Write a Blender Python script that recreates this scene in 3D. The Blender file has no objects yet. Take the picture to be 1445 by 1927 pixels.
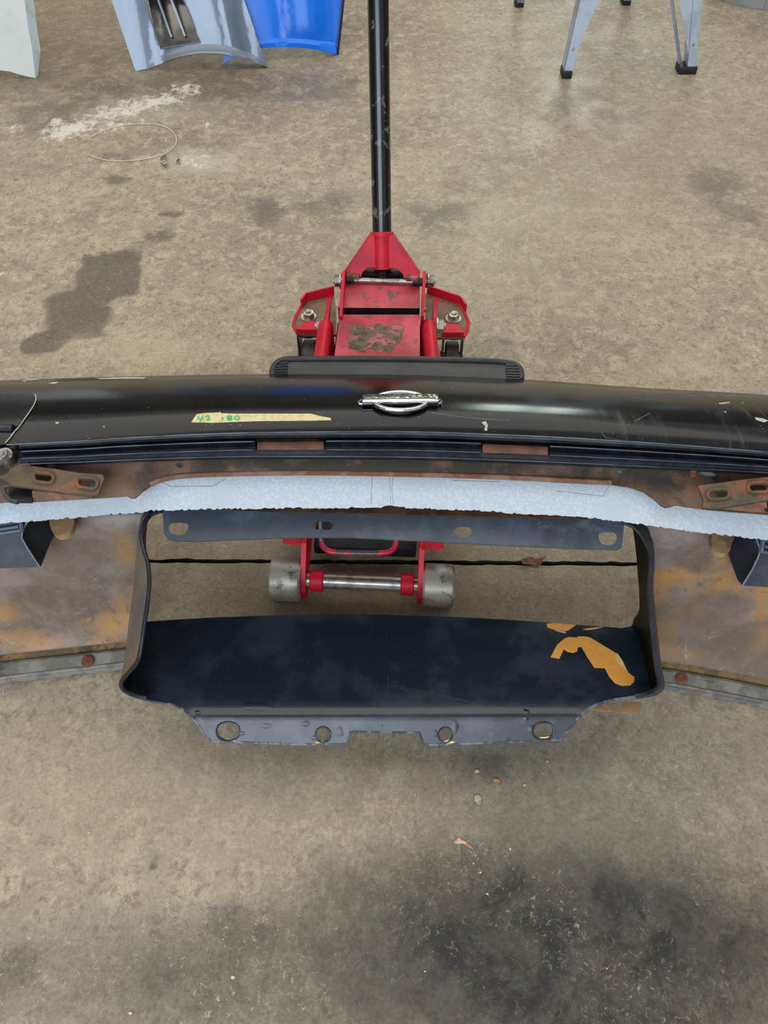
import bpy, bmesh, math, random
import numpy as np
from mathutils import Vector, Matrix
from mathutils.geometry import delaunay_2d_cdt
from mathutils.bvhtree import BVHTree

random.seed(7)
C = bpy.context.scene
col = C.collection
PI = math.pi

# ------------------------------------------------------------ camera
W, H, F = 1445.0, 1927.0, 1400.0
HC, DEP = 1.35, math.radians(54.0)
camd = bpy.data.cameras.new('camera'); cam = bpy.data.objects.new('camera', camd); col.objects.link(cam)
camd.sensor_fit = 'VERTICAL'; camd.sensor_height = 36.0; camd.lens = F / H * 36.0
camd.clip_start = 0.02
cam.location = (0, 0, HC); cam.rotation_euler = (PI / 2 - DEP, 0, 0)
C.camera = cam
# ------------------------------------------------------------ world, daylight, exposure
wd = bpy.data.worlds.new('workshop_world'); C.world = wd; wd.use_nodes = True
bg = wd.node_tree.nodes['Background']; bg.inputs[0].default_value = (0.70, 0.705, 0.72, 1); bg.inputs[1].default_value = 0.58
def area(name, loc, aim, sx, sy, power, colr, spread=180):
    l = bpy.data.lights.new(name, 'AREA'); l.shape = 'RECTANGLE'; l.size = sx; l.size_y = sy
    l.energy = power; l.color = colr; l.spread = math.radians(spread)
    o = bpy.data.objects.new(name, l); col.objects.link(o); o.location = loc
    o.rotation_euler = (Vector(aim) - Vector(loc)).to_track_quat('-Z', 'Y').to_euler(); return o
area('skylight_far', (-1.0, 3.6, 5.6), (-.4, 2.0, 0), 9.0, 6.5, 215, (1.0, 0.93, 0.80))
area('roller_door_daylight', (-1.2, -3.6, 3.0), (0, 0.6, 0.3), 4.2, 2.4, 150, (0.76, 0.88, 1.0))
area('side_window', (4.2, 2.6, 2.6), (0.3, 1.0, 0.3), 1.6, 0.8, 26, (0.95, 0.97, 1.0))
C.view_settings.view_transform = 'Standard'; C.view_settings.look = 'None'
C.view_settings.gamma = 1.0; C.view_settings.use_curve_mapping = False
C.view_settings.exposure = 0.32

# ------------------------------------------------------------ pixel -> place helpers (used while measuring the photo)
cs, sn = math.cos(DEP), math.sin(DEP)
FW = Vector((0, cs, -sn)); UP = Vector((0, sn, cs)); RT = Vector((1, 0, 0)); CP = Vector((0, 0, HC))
def ray(px, py): return RT * ((px - W / 2) / F) + UP * (-(py - H / 2) / F) + FW
def U(px, py, z=0.0):
    d = ray(px, py); return CP + d * ((z - HC) / d.z)
def onplane(px, py, p, n):
    d = ray(px, py); return CP + d * ((Vector(p) - CP).dot(Vector(n)) / d.dot(Vector(n)))
def proj(p):
    v = Vector(p) - CP; z = v.dot(FW); return (W / 2 + F * v.x / z, H / 2 - F * v.dot(UP) / z)

# ------------------------------------------------------------ materials
def srgb(c):
    if isinstance(c, str):
        c = [int(c[i:i + 2], 16) / 255 for i in (0, 2, 4)]
    return tuple((x / 12.92 if x <= .04045 else ((x + .055) / 1.055) ** 2.4) for x in c) + (1,)
class NT:
    def __init__(s, name):
        s.m = bpy.data.materials.new(name); s.m.use_nodes = True; s.t = s.m.node_tree; s.n = s.t.nodes
        s.b = s.n['Principled BSDF']; s.tc = s.n.new('ShaderNodeTexCoord'); s.co = s.tc.outputs['Object']
    def lk(s, a, b): s.t.links.new(a, b)
    def noise(s, scale, detail=5, rough=.6, co=None, dist=0):
        n = s.n.new('ShaderNodeTexNoise'); n.inputs['Scale'].default_value = scale; n.inputs['Detail'].default_value = detail
        n.inputs['Roughness'].default_value = rough; n.inputs['Distortion'].default_value = dist
        s.lk(co or s.co, n.inputs['Vector']); return n.outputs['Fac']
    def mapr(s, v, a, b, c=0., d=1., smooth=True):
        n = s.n.new('ShaderNodeMapRange'); n.interpolation_type = 'SMOOTHSTEP' if smooth else 'LINEAR'
        s.lk(v, n.inputs['Value']); n.inputs['From Min'].default_value = a; n.inputs['From Max'].default_value = b
        n.inputs['To Min'].default_value = c; n.inputs['To Max'].default_value = d; return n.outputs[0]
    def math(s, op, a, b=None):
        n = s.n.new('ShaderNodeMath'); n.operation = op
        for i, v in enumerate((a, b)):
            if v is None: continue
            if isinstance(v, (int, float)): n.inputs[i].default_value = v
            else: s.lk(v, n.inputs[i])
        return n.outputs[0]
    def mix(s, f, a, b, mode='MIX'):
        n = s.n.new('ShaderNodeMix'); n.data_type = 'RGBA'; n.blend_type = mode
        if isinstance(f, (int, float)): n.inputs[0].default_value = f
        else: s.lk(f, n.inputs[0])
        for i, v in ((6, a), (7, b)):
            if isinstance(v, tuple): n.inputs[i].default_value = v
            elif isinstance(v, str): n.inputs[i].default_value = srgb(v)
            else: s.lk(v, n.inputs[i])
        return n.outputs[2]
    def vmap(s, loc=(0, 0, 0), rot=(0, 0, 0), sc=(1, 1, 1), co=None):
        n = s.n.new('ShaderNodeMapping'); n.vector_type = 'POINT'
        n.inputs['Location'].default_value = loc; n.inputs['Rotation'].default_value = rot; n.inputs['Scale'].default_value = sc
        s.lk(co or s.co, n.inputs['Vector']); return n.outputs[0]
    def bump(s, h, dist=.001, strength=.5):
        n = s.n.new('ShaderNodeBump'); n.inputs['Distance'].default_value = dist; n.inputs['Strength'].default_value = strength
        s.lk(h, n.inputs['Height']); s.lk(n.outputs[0], s.b.inputs['Normal'])
    def fin(s, colr=None, rough=.5, metal=0., coat=0., spec=.5):
        if colr is not None:
            if isinstance(colr, (tuple, str)): s.b.inputs['Base Color'].default_value = srgb(colr) if isinstance(colr, str) else colr
            else: s.lk(colr, s.b.inputs['Base Color'])
        for k, v in (('Roughness', rough), ('Metallic', metal)):
            if isinstance(v, (int, float)): s.b.inputs[k].default_value = v
            else: s.lk(v, s.b.inputs[k])
        s.b.inputs['Coat Weight'].default_value = coat; s.b.inputs['Coat Roughness'].default_value = .06
        s.b.inputs['Specular IOR Level'].default_value = spec
        return s.m
def simple(name, c1, c2=None, rough=.5, metal=0., scale=30, lo=.45, hi=.6, bump=0., coat=0., spec=.5, c3=None, s3=9, l3=.55, h3=.62, speck=None, r2=None):
    t = NT(name); n1 = t.noise(scale); c = srgb(c1)
    f = t.mapr(n1, lo, hi)
    if c2: c = t.mix(f, c, srgb(c2))
    if c3: c = t.mix(t.mapr(t.noise(s3, 6, .65, dist=.6), l3, h3), c, srgb(c3))
    if speck: c = t.mix(t.mapr(t.noise(420, 2, .5), .72, .76), c, srgb(speck))
    if r2 is not None: rough = t.mapr(n1, lo, hi, rough, r2)
    if bump: t.bump(t.noise(scale * 3), .002, bump)
    return t.fin(c, rough, metal, coat, spec)

M = {}
M['nose'] = None
M['black_gloss'] = simple('black_gloss', '1b232d', '252e39', .18, coat=.2, scale=9, speck='59606a', r2=.26)
M['lining'] = simple('lining', '0c0d0f', '14130f', .5, scale=14, spec=.15)
M['flange_black'] = simple('flange_black', '3a3e44', '4b5056', .34, scale=12, speck='8f959c', c3='62676c', s3=16, l3=.6, h3=.7)  # paler copy of the panel black; sky reflection put into the colour
M['strip'] = simple('strip', '434a54', '535b66', .45, scale=10, c3='6a727e', s3=14, l3=.57, h3=.7, speck='7b828c', bump=.05)
M['rubber'] = simple('rubber', '1a2028', '262d37', .32, scale=40, bump=.05)
M['rubber_grey'] = simple('rubber_grey', '5f5c52', '7a7668', .6, scale=22, c3='3d3a33', s3=12, bump=.1)
M['dark_plastic'] = simple('dark_plastic', '26282a', '303233', .42, scale=20)
M['vent_plastic'] = simple('vent_plastic', '2b2c2b', '353635', .5, scale=20, speck='8a8a80')
M['box_plastic'] = simple('box_plastic', '2c323a', '3a4048', .5, scale=30, speck='9aa0a6')
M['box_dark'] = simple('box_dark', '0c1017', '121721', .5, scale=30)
M['box_rib'] = simple('box_rib', '47566b', '55657a', .4, scale=30)
M['rust'] = simple('rust', '7b5f4e', '614c3e', .7, scale=18, c3='453e33', s3=9, l3=.46, h3=.58, bump=.25, speck='b08d6a')
M['rust_pink'] = simple('rust_pink', '8c6a5a', '735446', .7, scale=25, c3='7a4a30', s3=9, bump=.2)
M['rust_olive'] = simple('rust_olive', '5e4c38', '464032', .7, scale=18, c3='8e5334', s3=17, l3=.47, h3=.66, bump=.25)
M['rust_pad'] = simple('rust_pad', '6a4638', '573a30', .7, scale=30, bump=.15)
M['rust_screw'] = simple('rust_screw', '6b3a2a', '7f4a38', .8, scale=120, bump=.3)
M['foam_mark'] = simple('foam_mark', '8f8a7d', '9d9a92', .9)
M['bare'] = simple('bare', 'eba44c', 'e09a42', .6, scale=25)
M['bare_pale'] = simple('bare_pale', 'e6c489', 'dcb878', .6, scale=25)
M['tan'] = simple('tan', 'a98860', '9a7a54', .75, scale=30, c3='7c6245', s3=22)
M['chip'] = simple('chip', 'c3c0b2', 'a9a698', .7, scale=60)
M['chrome'] = simple('chrome', 'd9dadc', 'c6c8cc', .08, 1., scale=20)
M['chrome_dark'] = simple('chrome_dark', '8a857a', '6b675e', .3, .8, scale=60)
M['letter'] = simple('letter', 'b9b4a4', 'a49e8c', .35, .6)
M['red'] = simple('red', 'cf1630', 'b8112a', .45, scale=14, c3='6e2a2c', s3=40, l3=.70, h3=.78, coat=0, spec=.3, bump=.03, speck='5b2425')
M['red_worn'] = simple('red_worn', 'c44654', '9c2433', .4, scale=9, lo=.4, hi=.6, c3='7c4a45', s3=34, l3=.54, h3=.62, speck='5a3434')
M['grime'] = simple('grime', '6b5a46', '4c4335', .75, scale=60, c3='b0606a', s3=34, l3=.52, h3=.57, bump=.4)
M['wing_grime'] = simple('wing_grime', '7a6249', '64533f', .6, scale=30, c3='9e4a44', s3=20, l3=.58, h3=.68)
M['steel'] = simple('steel', 'b7b2a6', '8d887b', .35, .85, scale=40, c3='6a6458', s3=30, l3=.6, h3=.7)
M['wheel'] = simple('wheel', 'a8a294', '857f72', .45, .4, scale=18, c3='5f5b54', s3=26, l3=.55, h3=.66, bump=.1)
M['axle'] = simple('axle', 'b4b2a8', '8f8e84', .3, .8, scale=30)
M['caster_black'] = simple('caster_black', '0e1116', '1a1d22', .35, scale=30)
M['caster_wheel'] = simple('caster_wheel', '6c6a64', '5a5852', .5, scale=30)
M['handle'] = simple('handle', '07090d', '0e1116', .2, scale=16, c3='6a625e', s3=24, l3=.58, h3=.63, coat=.2)
M['alu'] = simple('alu', 'aab4c2', '98a2b0', .36, .55, scale=12)
M['alu_light'] = simple('alu_light', 'b9c6d6', 'a9b6c6', .38, .4, scale=12)
M['foot'] = simple('foot', '17181a', '202123', .5)
M['silver'] = simple('silver', '6f7d90', '687588', .3, .2, scale=4, coat=.6)
M['vent_mirror'] = simple('vent_mirror', '77756f', '5c5a55', .2, .9, scale=6)
M['blue'] = simple('blue', '0078f0', '0070e6', .3, scale=4, coat=0)
M['blue_edge'] = simple('blue_edge', '0a2a66', '08204e', .4, scale=30, speck='cfd6e0')
M['white_panel'] = simple('white_panel', 'dde2df', 'd2d8d5', .4, scale=5, coat=.2)
M['drum'] = simple('drum', 'b8c0c6', 'aab2b8', .3, .5, scale=5)
M['paper'] = simple('paper', 'd2c898', 'c4b884', .8, scale=120, c3='d8c890', s3=60)
M['green_ink'] = simple('green_ink', '3fae74', '57bd86', .7, scale=90)
M['leaf'] = simple('leaf', '6f4c33', '4f3626', .8, scale=120)
M['flake_pink'] = simple('flake_pink', 'd9b5a0', 'b07f60', .8, scale=160, c3='5e4436', s3=140, l3=.62, h3=.66)
M['flake_rust'] = simple('flake_rust', 'b98a66', '9a6e4c', .8, scale=160)
M['flake_cream'] = simple('flake_cream', 'bdb192', 'a99d7e', .8, scale=160)
M['scrap'] = simple('scrap', 'b9b2a4', '8a8376', .7, scale=90)
M['wire'] = simple('wire', 'd2cbb9', 'c4bba8', .6)

# nose paint: gloss black with dust and rub marks
t = NT('nose_paint')
c = t.mix(t.mapr(t.noise(9, 6, .7), .45, .65), '090b0c', '131413')
streak = t.noise(1.0, 6, .7, co=t.vmap(rot=(0, 0, -.35), sc=(70, 5, 20)), dist=.4)
sepn = t.n.new('ShaderNodeSeparateXYZ'); t.lk(t.co, sepn.inputs[0]); reg = t.math('MULTIPLY', t.mapr(sepn.outputs[0], .26, .42), t.mapr(t.noise(6, 2, .5), .35, .6))
c = t.mix(t.math('MULTIPLY', t.mapr(streak, .52, .72), t.math('MULTIPLY', reg, .7)), c, '4a4c4a')
c = t.mix(t.mapr(t.noise(260, 2, .5), .75, .78), c, 'b9b6aa')
M['nose'] = t.fin(c, t.math('ADD', .17, t.math('MULTIPLY', t.mapr(streak, .4, .75, 0, .2), reg)), 0, 0, .42)

# polystyrene foam: pressed beads
t = NT('foam')
v = t.n.new('ShaderNodeTexVoronoi'); v.inputs['Scale'].default_value = 190; t.lk(t.co, v.inputs['Vector'])
c = t.mix(t.mapr(v.outputs['Distance'], .1, .7), 'cdd6dd', 'bec8d0')
c = t.mix(t.mapr(t.noise(14, 5), .45, .7), c, 'bcc7cf')
c = t.mix(t.mapr(t.noise(26, 5), .66, .74), c, 'c9c3b0')
t.bump(t.mapr(v.outputs['Distance'], 0, .8, 1, 0), .001, .25)
M['foam'] = t.fin(c, .75)

# unpainted inside of the bumper cover: dusty grey brown with orange bare areas
t = NT('inner_skin')
c = t.mix(t.mapr(t.noise(7, 6, .7), .40, .62), '6f6052', '90827a')
c = t.mix(t.mapr(t.noise(5.5, 5, .6, co=t.vmap(loc=(3, 1, 2)), dist=.5), .50, .66), c, 'b98446')
fz = t.noise(9, 8, .75, dist=.4)
for (px, py, z, ra, rb) in ((5, 1145, .13, .05, .035), (0, 1195, .08, .08, .02), (232, 1050, .26, .022, .05), (205, 1182, .09, .05, .02), (60, 1205, .06, .07, .015), (1238, 1110, .2, .02, .04), (1250, 1195, .10, .03, .045), (1265, 1225, .07, .06, .015), (1430, 1180, .12, .03, .05)):
    p_ = U(px, py, z); n_ = t.n.new('ShaderNodeMapping'); n_.vector_type = 'TEXTURE'; n_.inputs['Location'].default_value = tuple(p_); n_.inputs['Scale'].default_value = (ra, .2, rb)
    t.lk(t.co, n_.inputs['Vector']); l_ = t.n.new('ShaderNodeVectorMath'); l_.operation = 'LENGTH'; t.lk(n_.outputs[0], l_.inputs[0])
    f_ = t.mapr(t.math('ADD', l_.outputs['Value'], t.math('MULTIPLY', t.math('SUBTRACT', fz, .5), -2.2)), 1.4, .3, 0, .65); c = t.mix(f_, c, 'b98a50')
c = t.mix(t.mapr(t.noise(60, 4, .7), .56, .72, 0, .6), c, '5f5245')
c = t.mix(t.mapr(t.noise(3, 3, .5, co=t.vmap(loc=(7, 2, 1))), .45, .6, 0, .5), c, '6e5f50')
c = t.mix(t.mapr(t.noise(16, 8, .8, dist=1.5, co=t.vmap(loc=(5, 5, 5))), .60, .68), c, 'a39d90')
c = t.mix(t.mapr(t.noise(300, 2), .73, .77), c, 'd4cdbd')
t.bump(t.noise(80), .002, .15)
M['inner_skin'] = t.fin(c, t.mapr(t.noise(12), .3, .7, .38, .62))
t = NT('wall_skin')
c = t.mix(t.mapr(t.noise(8, 6, .7), .4, .6), '625c56', '786c5e')
sep = t.n.new('ShaderNodeSeparateXYZ'); t.lk(t.co, sep.inputs[0])
c = t.mix(t.math('MULTIPLY', t.mapr(sep.outputs[1], .56, .48), t.mapr(t.noise(30), .35, .6)), c, 'a06a35')
M['wall_skin'] = t.fin(c, .5)

# concrete floor: old stains, dark smudges, pale worn spots, spilt powder and painted shadow lie where the mesh attributes say, noise frays them
STAINS = [(238, 484, 30, 16, .7, 0, .4), (245, 545, 18, 16, .6, 0, .4), (176, 482, 26, 12, .65, 0, .4), (118, 566, 36, 18, .6, 0, .4), (55, 650, 22, 14, .6, 0, .4), (175, 630, 30, 12, .5, 0, .4), (30, 420, 22, 8, .4, 0, .5),(205, 520, 62, 42, .75, .3, .25), (150, 590, 62, 40, .7, .3, .3), (85, 645, 42, 22, .7, 0, .3), (300, 445, 35, 13, .5, 0, .4),
    (320, 404, 28, 8, .6, 0, .5), (145, 618, 50, 20, .4, 0, .4), (495, 400, 45, 30, .35, 0, .6), (400, 540, 60, 25, .25, 0, .7),
    (820, 410, 75, 40, .45, .2, .7), (620, 390, 110, 40, .4, 0, .7), (1385, 385, 80, 60, .35, 0, .6), (1210, 480, 35, 12, .35, 0, .5),
    (945, 640, 35, 12, .4, 0, .5), (1100, 545, 60, 30, .25, 0, .6), (1200, 670, 90, 40, .25, 0, .6), (1330, 330, 60, 30, .3, 0, .6),
    (220, 337, 30, 12, .5, 0, .4), (215, 295, 40, 10, .4, 0, .5), (60, 240, 90, 40, .3, 0, .6), (120, 160, 130, 60, .35, 0, .6),
    (420, 160, 180, 40, .45, 0, .7), (640, 170, 80, 50, .3, 0, .6), (1100, 210, 130, 60, .35, 0, .6), (900, 330, 120, 50, .25, 0, .6),
    (362, 1578, 16, 14, .75, 0, .3), (290, 1620, 20, 20, .6, 0, .4), (348, 1640, 14, 12, .6, 0, .4), (130, 1410, 14, 6, .5, 0, .4),
    (175, 1680, 22, 18, .35, 0, .5), (460, 1750, 90, 60, .45, 0, .5), (640, 1680, 90, 60, .4, 0, .5), (330, 1850, 90, 70, .4, 0, .5),
    (30, 1820, 60, 60, .45, 0, .4), (1050, 1640, 60, 50, .35, 0, .5), (1000, 1500, 60, 30, .35, 0, .5), (920, 1440, 70, 30, .45, 0, .5),
    (1120, 1640, 12, 40, .4, .2, .5), (780, 1860, 120, 80, .35, 0, .5), (1200, 1850, 180, 90, .3, 0, .6), (205, 1440, 20, 8, .3, 0, .5),
    (980, 560, 30, 8, .4, 0, .5), (1340, 620, 40, 6, .4, 0, .4)]
PALE = [(430, 520, 90, 30, .3), (300, 660, 240, 40, .4), (1050, 560, 90, 40, .3), (1290, 690, 90, 25, .4), (620, 1460, 60, 50, .35), (90, 1480, 80, 50, .3), (1180, 1460, 60, 40, .3), (430, 1560, 80, 40, .2)]
POWDER = [(230, 222, 190, 45, .5, .3, 60), (380, 290, 60, 30, .4, 0, 60),(270, 196, 75, 9, .9, .45, 26), (215, 212, 50, 7, .8, .4, 30), (115, 250, 36, 17, .9, 0, 22), (180, 238, 60, 9, .6, .2, 30), (360, 305, 55, 17, .55, 0, 14),
    (200, 312, 22, 8, .7, 0, 30), (350, 165, 40, 10, .7, 0, 60), (300, 185, 90, 22, .45, .3, 60), (150, 235, 110, 22, .4, .2, 60), (390, 235, 16, 7, .8, 0, 40),
    (20, 245, 22, 10, .7, 0, 50), (175, 355, 50, 16, .35, 0, 40), (10, 480, 20, 8, .7, 0, 40), (5, 515, 14, 5, .8, 0, 50), (640, 1650, 40, 10, .12, 0, 40), (1040, 1780, 60, 14, .2, .4, 50)]
REGION = [(730, 1075, 560, 140, '6e6249', .7, .5), (120, 1830, 260, 120, '6b6559', .6, .5), (560, 1840, 340, 130, '4a4741', .7, .5), (850, 1680, 240, 110, '57534b', .6, .6), (1110, 1790, 440, 230, '201f1e', .97, .5),  # broad tones: grey dirt, camera operator's shadow and shade under bumper painted in
          (1010, 1480, 210, 110, '5c5850', .5, .6), (1300, 1480, 280, 150, '6f6a5f', .5, .6), (350, 1480, 420, 130, 'a3957c', .5, .6), (730, 1420, 330, 25, '5a534a', .4, .8),  # floor tones; last one is painted shade below the bumper flange
          (270, 205, 110, 22, 'b3ac9c', .4, .8), (370, 305, 70, 18, 'bbb4a5', .55, .8), (120, 90, 170, 120, '6f6453', .5, .6), (420, 165, 220, 50, '6f6453', .45, .7), (1280, 280, 220, 130, '857866', .4, .7), (960, 420, 260, 120, 'a39a7e', .35, .7)]  # pale powder tones, plus painted shadow beside the leaning panels
t = NT('concrete')
def attr(n_):
    q = t.n.new('ShaderNodeAttribute'); q.attribute_name = n_; return q
c = t.mix(t.mapr(t.noise(1.6, 7, .62), .38, .62), '857a67', '988c76')
c = t.mix(t.math('MULTIPLY', t.mapr(t.noise(6, 8, .7, dist=.5), .5, .7), .55), c, '766c5d')
c = t.mix(t.math('MULTIPLY', t.mapr(t.noise(3.5, 6, .65, co=t.vmap(loc=(9, 1, 3))), .52, .66), .45), c, '8f7a68')
nb = t.noise(9, 9, .75, dist=.3)
def fray(at, lo, hi, amt, cap):
    f = t.mapr(t.math('ADD', at, t.math('MULTIPLY', t.math('SUBTRACT', nb, .5), amt)), lo, hi)
    return t.math('MULTIPLY', f, t.math('MINIMUM', t.math('MULTIPLY', at, 1.4), cap))
c = t.mix(t.math('MULTIPLY', t.mapr(t.noise(20, 9, .8, dist=.4), .47, .60), .7), c, 'b0a389')
c = t.mix(t.mapr(t.noise(48, 8, .8, dist=.8), .50, .61, 0, .6), c, '5d5447')
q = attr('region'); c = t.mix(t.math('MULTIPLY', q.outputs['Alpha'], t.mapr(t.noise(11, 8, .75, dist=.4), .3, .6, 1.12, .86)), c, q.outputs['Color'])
c = t.mix(fray(attr('stain').outputs['Fac'], .18, .5, 2.2, .85), c, '514b42')
c = t.mix(fray(attr('pale').outputs['Fac'], .1, .5, 1.6, .6), c, 'b3a486')
c = t.mix(t.math('MULTIPLY', t.mapr(t.noise(85, 7, .85, dist=1.2, co=t.vmap(loc=(4, 2, 0))), .55, .64), t.mapr(t.noise(4, 3), .4, .6, .05, .5)), c, 'c9bb9f')
pw = t.math('ADD', t.math('MULTIPLY', attr('powder').outputs['Fac'], .33), t.noise(24, 9, .8, dist=.5, co=t.vmap(sc=(1, .8, 1))))
c = t.mix(t.mapr(pw, .715, .85, 0, .85), c, 'cfcabe')
c = t.mix(t.mapr(t.noise(140, 4, .7), .3, .7, 0, .4), c, 'ffffff', 'SOFT_LIGHT')
c = t.mix(t.mapr(t.noise(330, 2, .5), .735, .765), c, 'bdb5a2')
scr = t.noise(1, 3, .6, co=t.vmap(rot=(0, 0, 1.1), sc=(260, 6, 1)))
c = t.mix(t.math('MULTIPLY', t.mapr(scr, .66, .74), t.mapr(t.noise(3), .5, .7, 0, .4)), c, 'a79e8b')
t.bump(t.noise(110, 6, .7), .0015, .2)
M['concrete'] = t.fin(c, t.mapr(t.noise(5, 5), .35, .65, .42, .62), 0, 0, .4)
M['joint_dirt'] = simple('joint_dirt', '1a140e', '2c2318', .9, scale=60, bump=.4)

# ------------------------------------------------------------ mesh helpers
def mk(name, verts, faces, mat, parent=None, smooth=True, ang=35, slots=None, fm=None):
    me = bpy.data.meshes.new(name); me.from_pydata([tuple(v) for v in verts], [], [tuple(f) for f in faces]); me.validate(); me.update()
    bm = bmesh.new(); bm.from_mesh(me); bmesh.ops.recalc_face_normals(bm, faces=bm.faces); bm.to_mesh(me); bm.free()
    for p in me.polygons: p.use_smooth = smooth
    if smooth: me.set_sharp_from_angle(angle=math.radians(ang))
    me.materials.append(mat)
    for s in (slots or []): me.materials.append(s)
    if fm:
        for p in me.polygons: p.material_index = fm(p)
    o = bpy.data.objects.new(name, me); col.objects.link(o)
    if parent is not None: o.parent = parent
    return o
def solid(verts, faces, th, dirn=None):
    """give an open sheet a real thickness, away from its normal"""
    verts = [Vector(v) for v in verts]; n = len(verts); nr = [Vector() for _ in verts]
    for f in faces:
        a, b, c_ = verts[f[0]], verts[f[1]], verts[f[2]]; q = (b - a).cross(c_ - a)
        if len(f) == 4: q = (verts[f[2]] - verts[f[0]]).cross(verts[f[3]] - verts[f[1]])
        for i in f: nr[i] += q
    edges = {}
    for f in faces:
        for i in range(len(f)):
            e = (f[i], f[(i + 1) % len(f)]); edges[e] = edges.get(e, 0) + 1
    out = verts + [v - (Vector(dirn) if dirn else k.normalized() if k.length > 0 else Vector((0, 0, 1))) * th for v, k in zip(verts, nr)]
    fs = [tuple(f) for f in faces] + [tuple(i + n for i in reversed(f)) for f in faces]
    for (a, b) in edges:
        if (b, a) not in edges: fs.append((b, a, a + n, b + n))
    return out, fs
def pip(x, y, poly):
    r = False; j = len(poly) - 1
    for i in range(len(poly)):
        xi, yi = poly[i][:2]; xj, yj = poly[j][:2]
        if (yi > y) != (yj > y) and x < (xj - xi) * (y - yi) / (yj - yi) + xi: r = not r
        j = i
    return r
def dens(poly, step, closed=True):
    o = []; n = len(poly)
    for i in range(n if closed else n - 1):
        a, b = poly[i], poly[(i + 1) % n]; L = math.hypot(b[0] - a[0], b[1] - a[1]); k = max(1, int(L / step))
        for q in range(k): o.append((a[0] + (b[0] - a[0]) * q / k, a[1] + (b[1] - a[1]) * q / k))
    if not closed: o.append(poly[-1][:2])
    return o
def smooth_poly(pts, it=2, closed=True):
    for _ in range(it):
        o = []; n = len(pts)
        if not closed: o.append(pts[0])
        for i in range(n if closed else n - 1):
            a, b = pts[i], pts[(i + 1) % n]
            o += [(a[0] * .75 + b[0] * .25, a[1] * .75 + b[1] * .25), (a[0] * .25 + b[0] * .75, a[1] * .25 + b[1] * .75)]
        if not closed: o.append(pts[-1])
        pts = o
    return pts
def tri(outer, holes=(), step=14, edge=10):
    outer = dens(outer, edge); holes = [list(h) for h in holes]
    pts = []; eds = []
    for lp in [outer] + holes:
        b = len(pts); pts += [Vector(p[:2]) for p in lp]; eds += [(b + i, b + (i + 1) % len(lp)) for i in range(len(lp))]
    xs = [p[0] for p in outer]; ys = [p[1] for p in outer]
    nx = int((max(xs) - min(xs)) / step); ny = int((max(ys) - min(ys)) / step)
    bnd = np.array([tuple(p) for p in pts])
    for i in range(nx + 1):
        for j in range(ny + 1):
            x = min(xs) + (i + .5 + .25 * (j % 2)) * step; y = min(ys) + (j + .5) * step
            if pip(x, y, outer) and not any(pip(x, y, h) for h in holes) and np.min((bnd[:, 0] - x) ** 2 + (bnd[:, 1] - y) ** 2) > (step * .45) ** 2:
                pts.append(Vector((x, y)))
    v, e, f, *_ = delaunay_2d_cdt(pts, eds, [], 0, 1e-5)
    fs = []
    for q in f:
        cx = sum(v[i][0] for i in q) / len(q); cy = sum(v[i][1] for i in q) / len(q)
        if pip(cx, cy, outer) and not any(pip(cx, cy, h) for h in holes): fs.append(tuple(q))
    return [tuple(p) for p in v], fs
def sheet(name, outer, pos, th, mat, parent=None, holes=(), step=14, edge=10, dirn=None, **k):
    """sheet-metal or moulded part: outline plus holes, each point put at its place by pos(px, py), real thickness"""
    v, f = tri(outer, holes, step, edge)
    P = [pos(*p) for p in v]
    used = sorted({i for q in f for i in q}); mp = {a: i for i, a in enumerate(used)}
    P = [P[i] for i in used]; f = [tuple(mp[i] for i in q) for q in f]
    a = P[f[0][0]]; nn = (P[f[0][1]] - a).cross(P[f[0][2]] - a)
    if nn.dot(CP - a) < 0: f = [tuple(reversed(q)) for q in f]
    s = (lambda x: x)
    V, Fc = solid(P, f, th, dirn)
    return mk(name, V, Fc, mat, parent, **k)
def interp(tab, x):
    """smooth interpolation through (x, v) pairs"""
    xs = [p[0] for p in tab]; ys = [p[1] for p in tab]
    if x <= xs[0]: return ys[0] + (ys[1] - ys[0]) / (xs[1] - xs[0]) * (x - xs[0])
    if x >= xs[-1]: return ys[-1] + (ys[-1] - ys[-2]) / (xs[-1] - xs[-2]) * (x - xs[-1])
    i = max(j for j in range(len(xs)) if xs[j] <= x); i = min(i, len(xs) - 2)
    h = xs[i + 1] - xs[i]; u = (x - xs[i]) / h
    def sl(j):
        if j <= 0 or j >= len(xs) - 1:
            j = min(max(j, 0), len(xs) - 1); k = 1 if j == 0 else j; return (ys[k] - ys[k - 1]) / (xs[k] - xs[k - 1])
        a = (ys[j] - ys[j - 1]) / (xs[j] - xs[j - 1]); b = (ys[j + 1] - ys[j]) / (xs[j + 1] - xs[j])
        return 0 if a * b <= 0 else 2 * a * b / (a + b)
    a, b = sl(i) * h, sl(i + 1) * h
    return ys[i] * (2*u**3 - 3*u**2 + 1) + a * (u**3 - 2*u**2 + u) + ys[i + 1] * (-2*u**3 + 3*u**2) + b * (u**3 - u**2)
def lin(tab, x): return float(np.interp(x, [p[0] for p in tab], [p[1] for p in tab]))
def loft(rows):
    n = len(rows[0]); V = [p for r in rows for p in r]; Fc = []
    for i in range(len(rows) - 1):
        for j in range(n - 1): Fc.append((i*n + j, i*n + j + 1, (i+1)*n + j + 1, (i+1)*n + j))
    return V, Fc
def lofted(name, rows, th, mat, parent=None, face_cam=True, **k):
    V, Fc = loft(rows)
    m = Fc[len(Fc) // 2]; a = Vector(V[m[0]]); nn = (Vector(V[m[2]]) - a).cross(Vector(V[m[3]]) - Vector(V[m[1]]))
    if (nn.dot(CP - a) < 0) == face_cam: Fc = [tuple(reversed(q)) for q in Fc]
    V, Fc = solid(V, Fc, th); return mk(name, V, Fc, mat, parent, **k)
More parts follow.
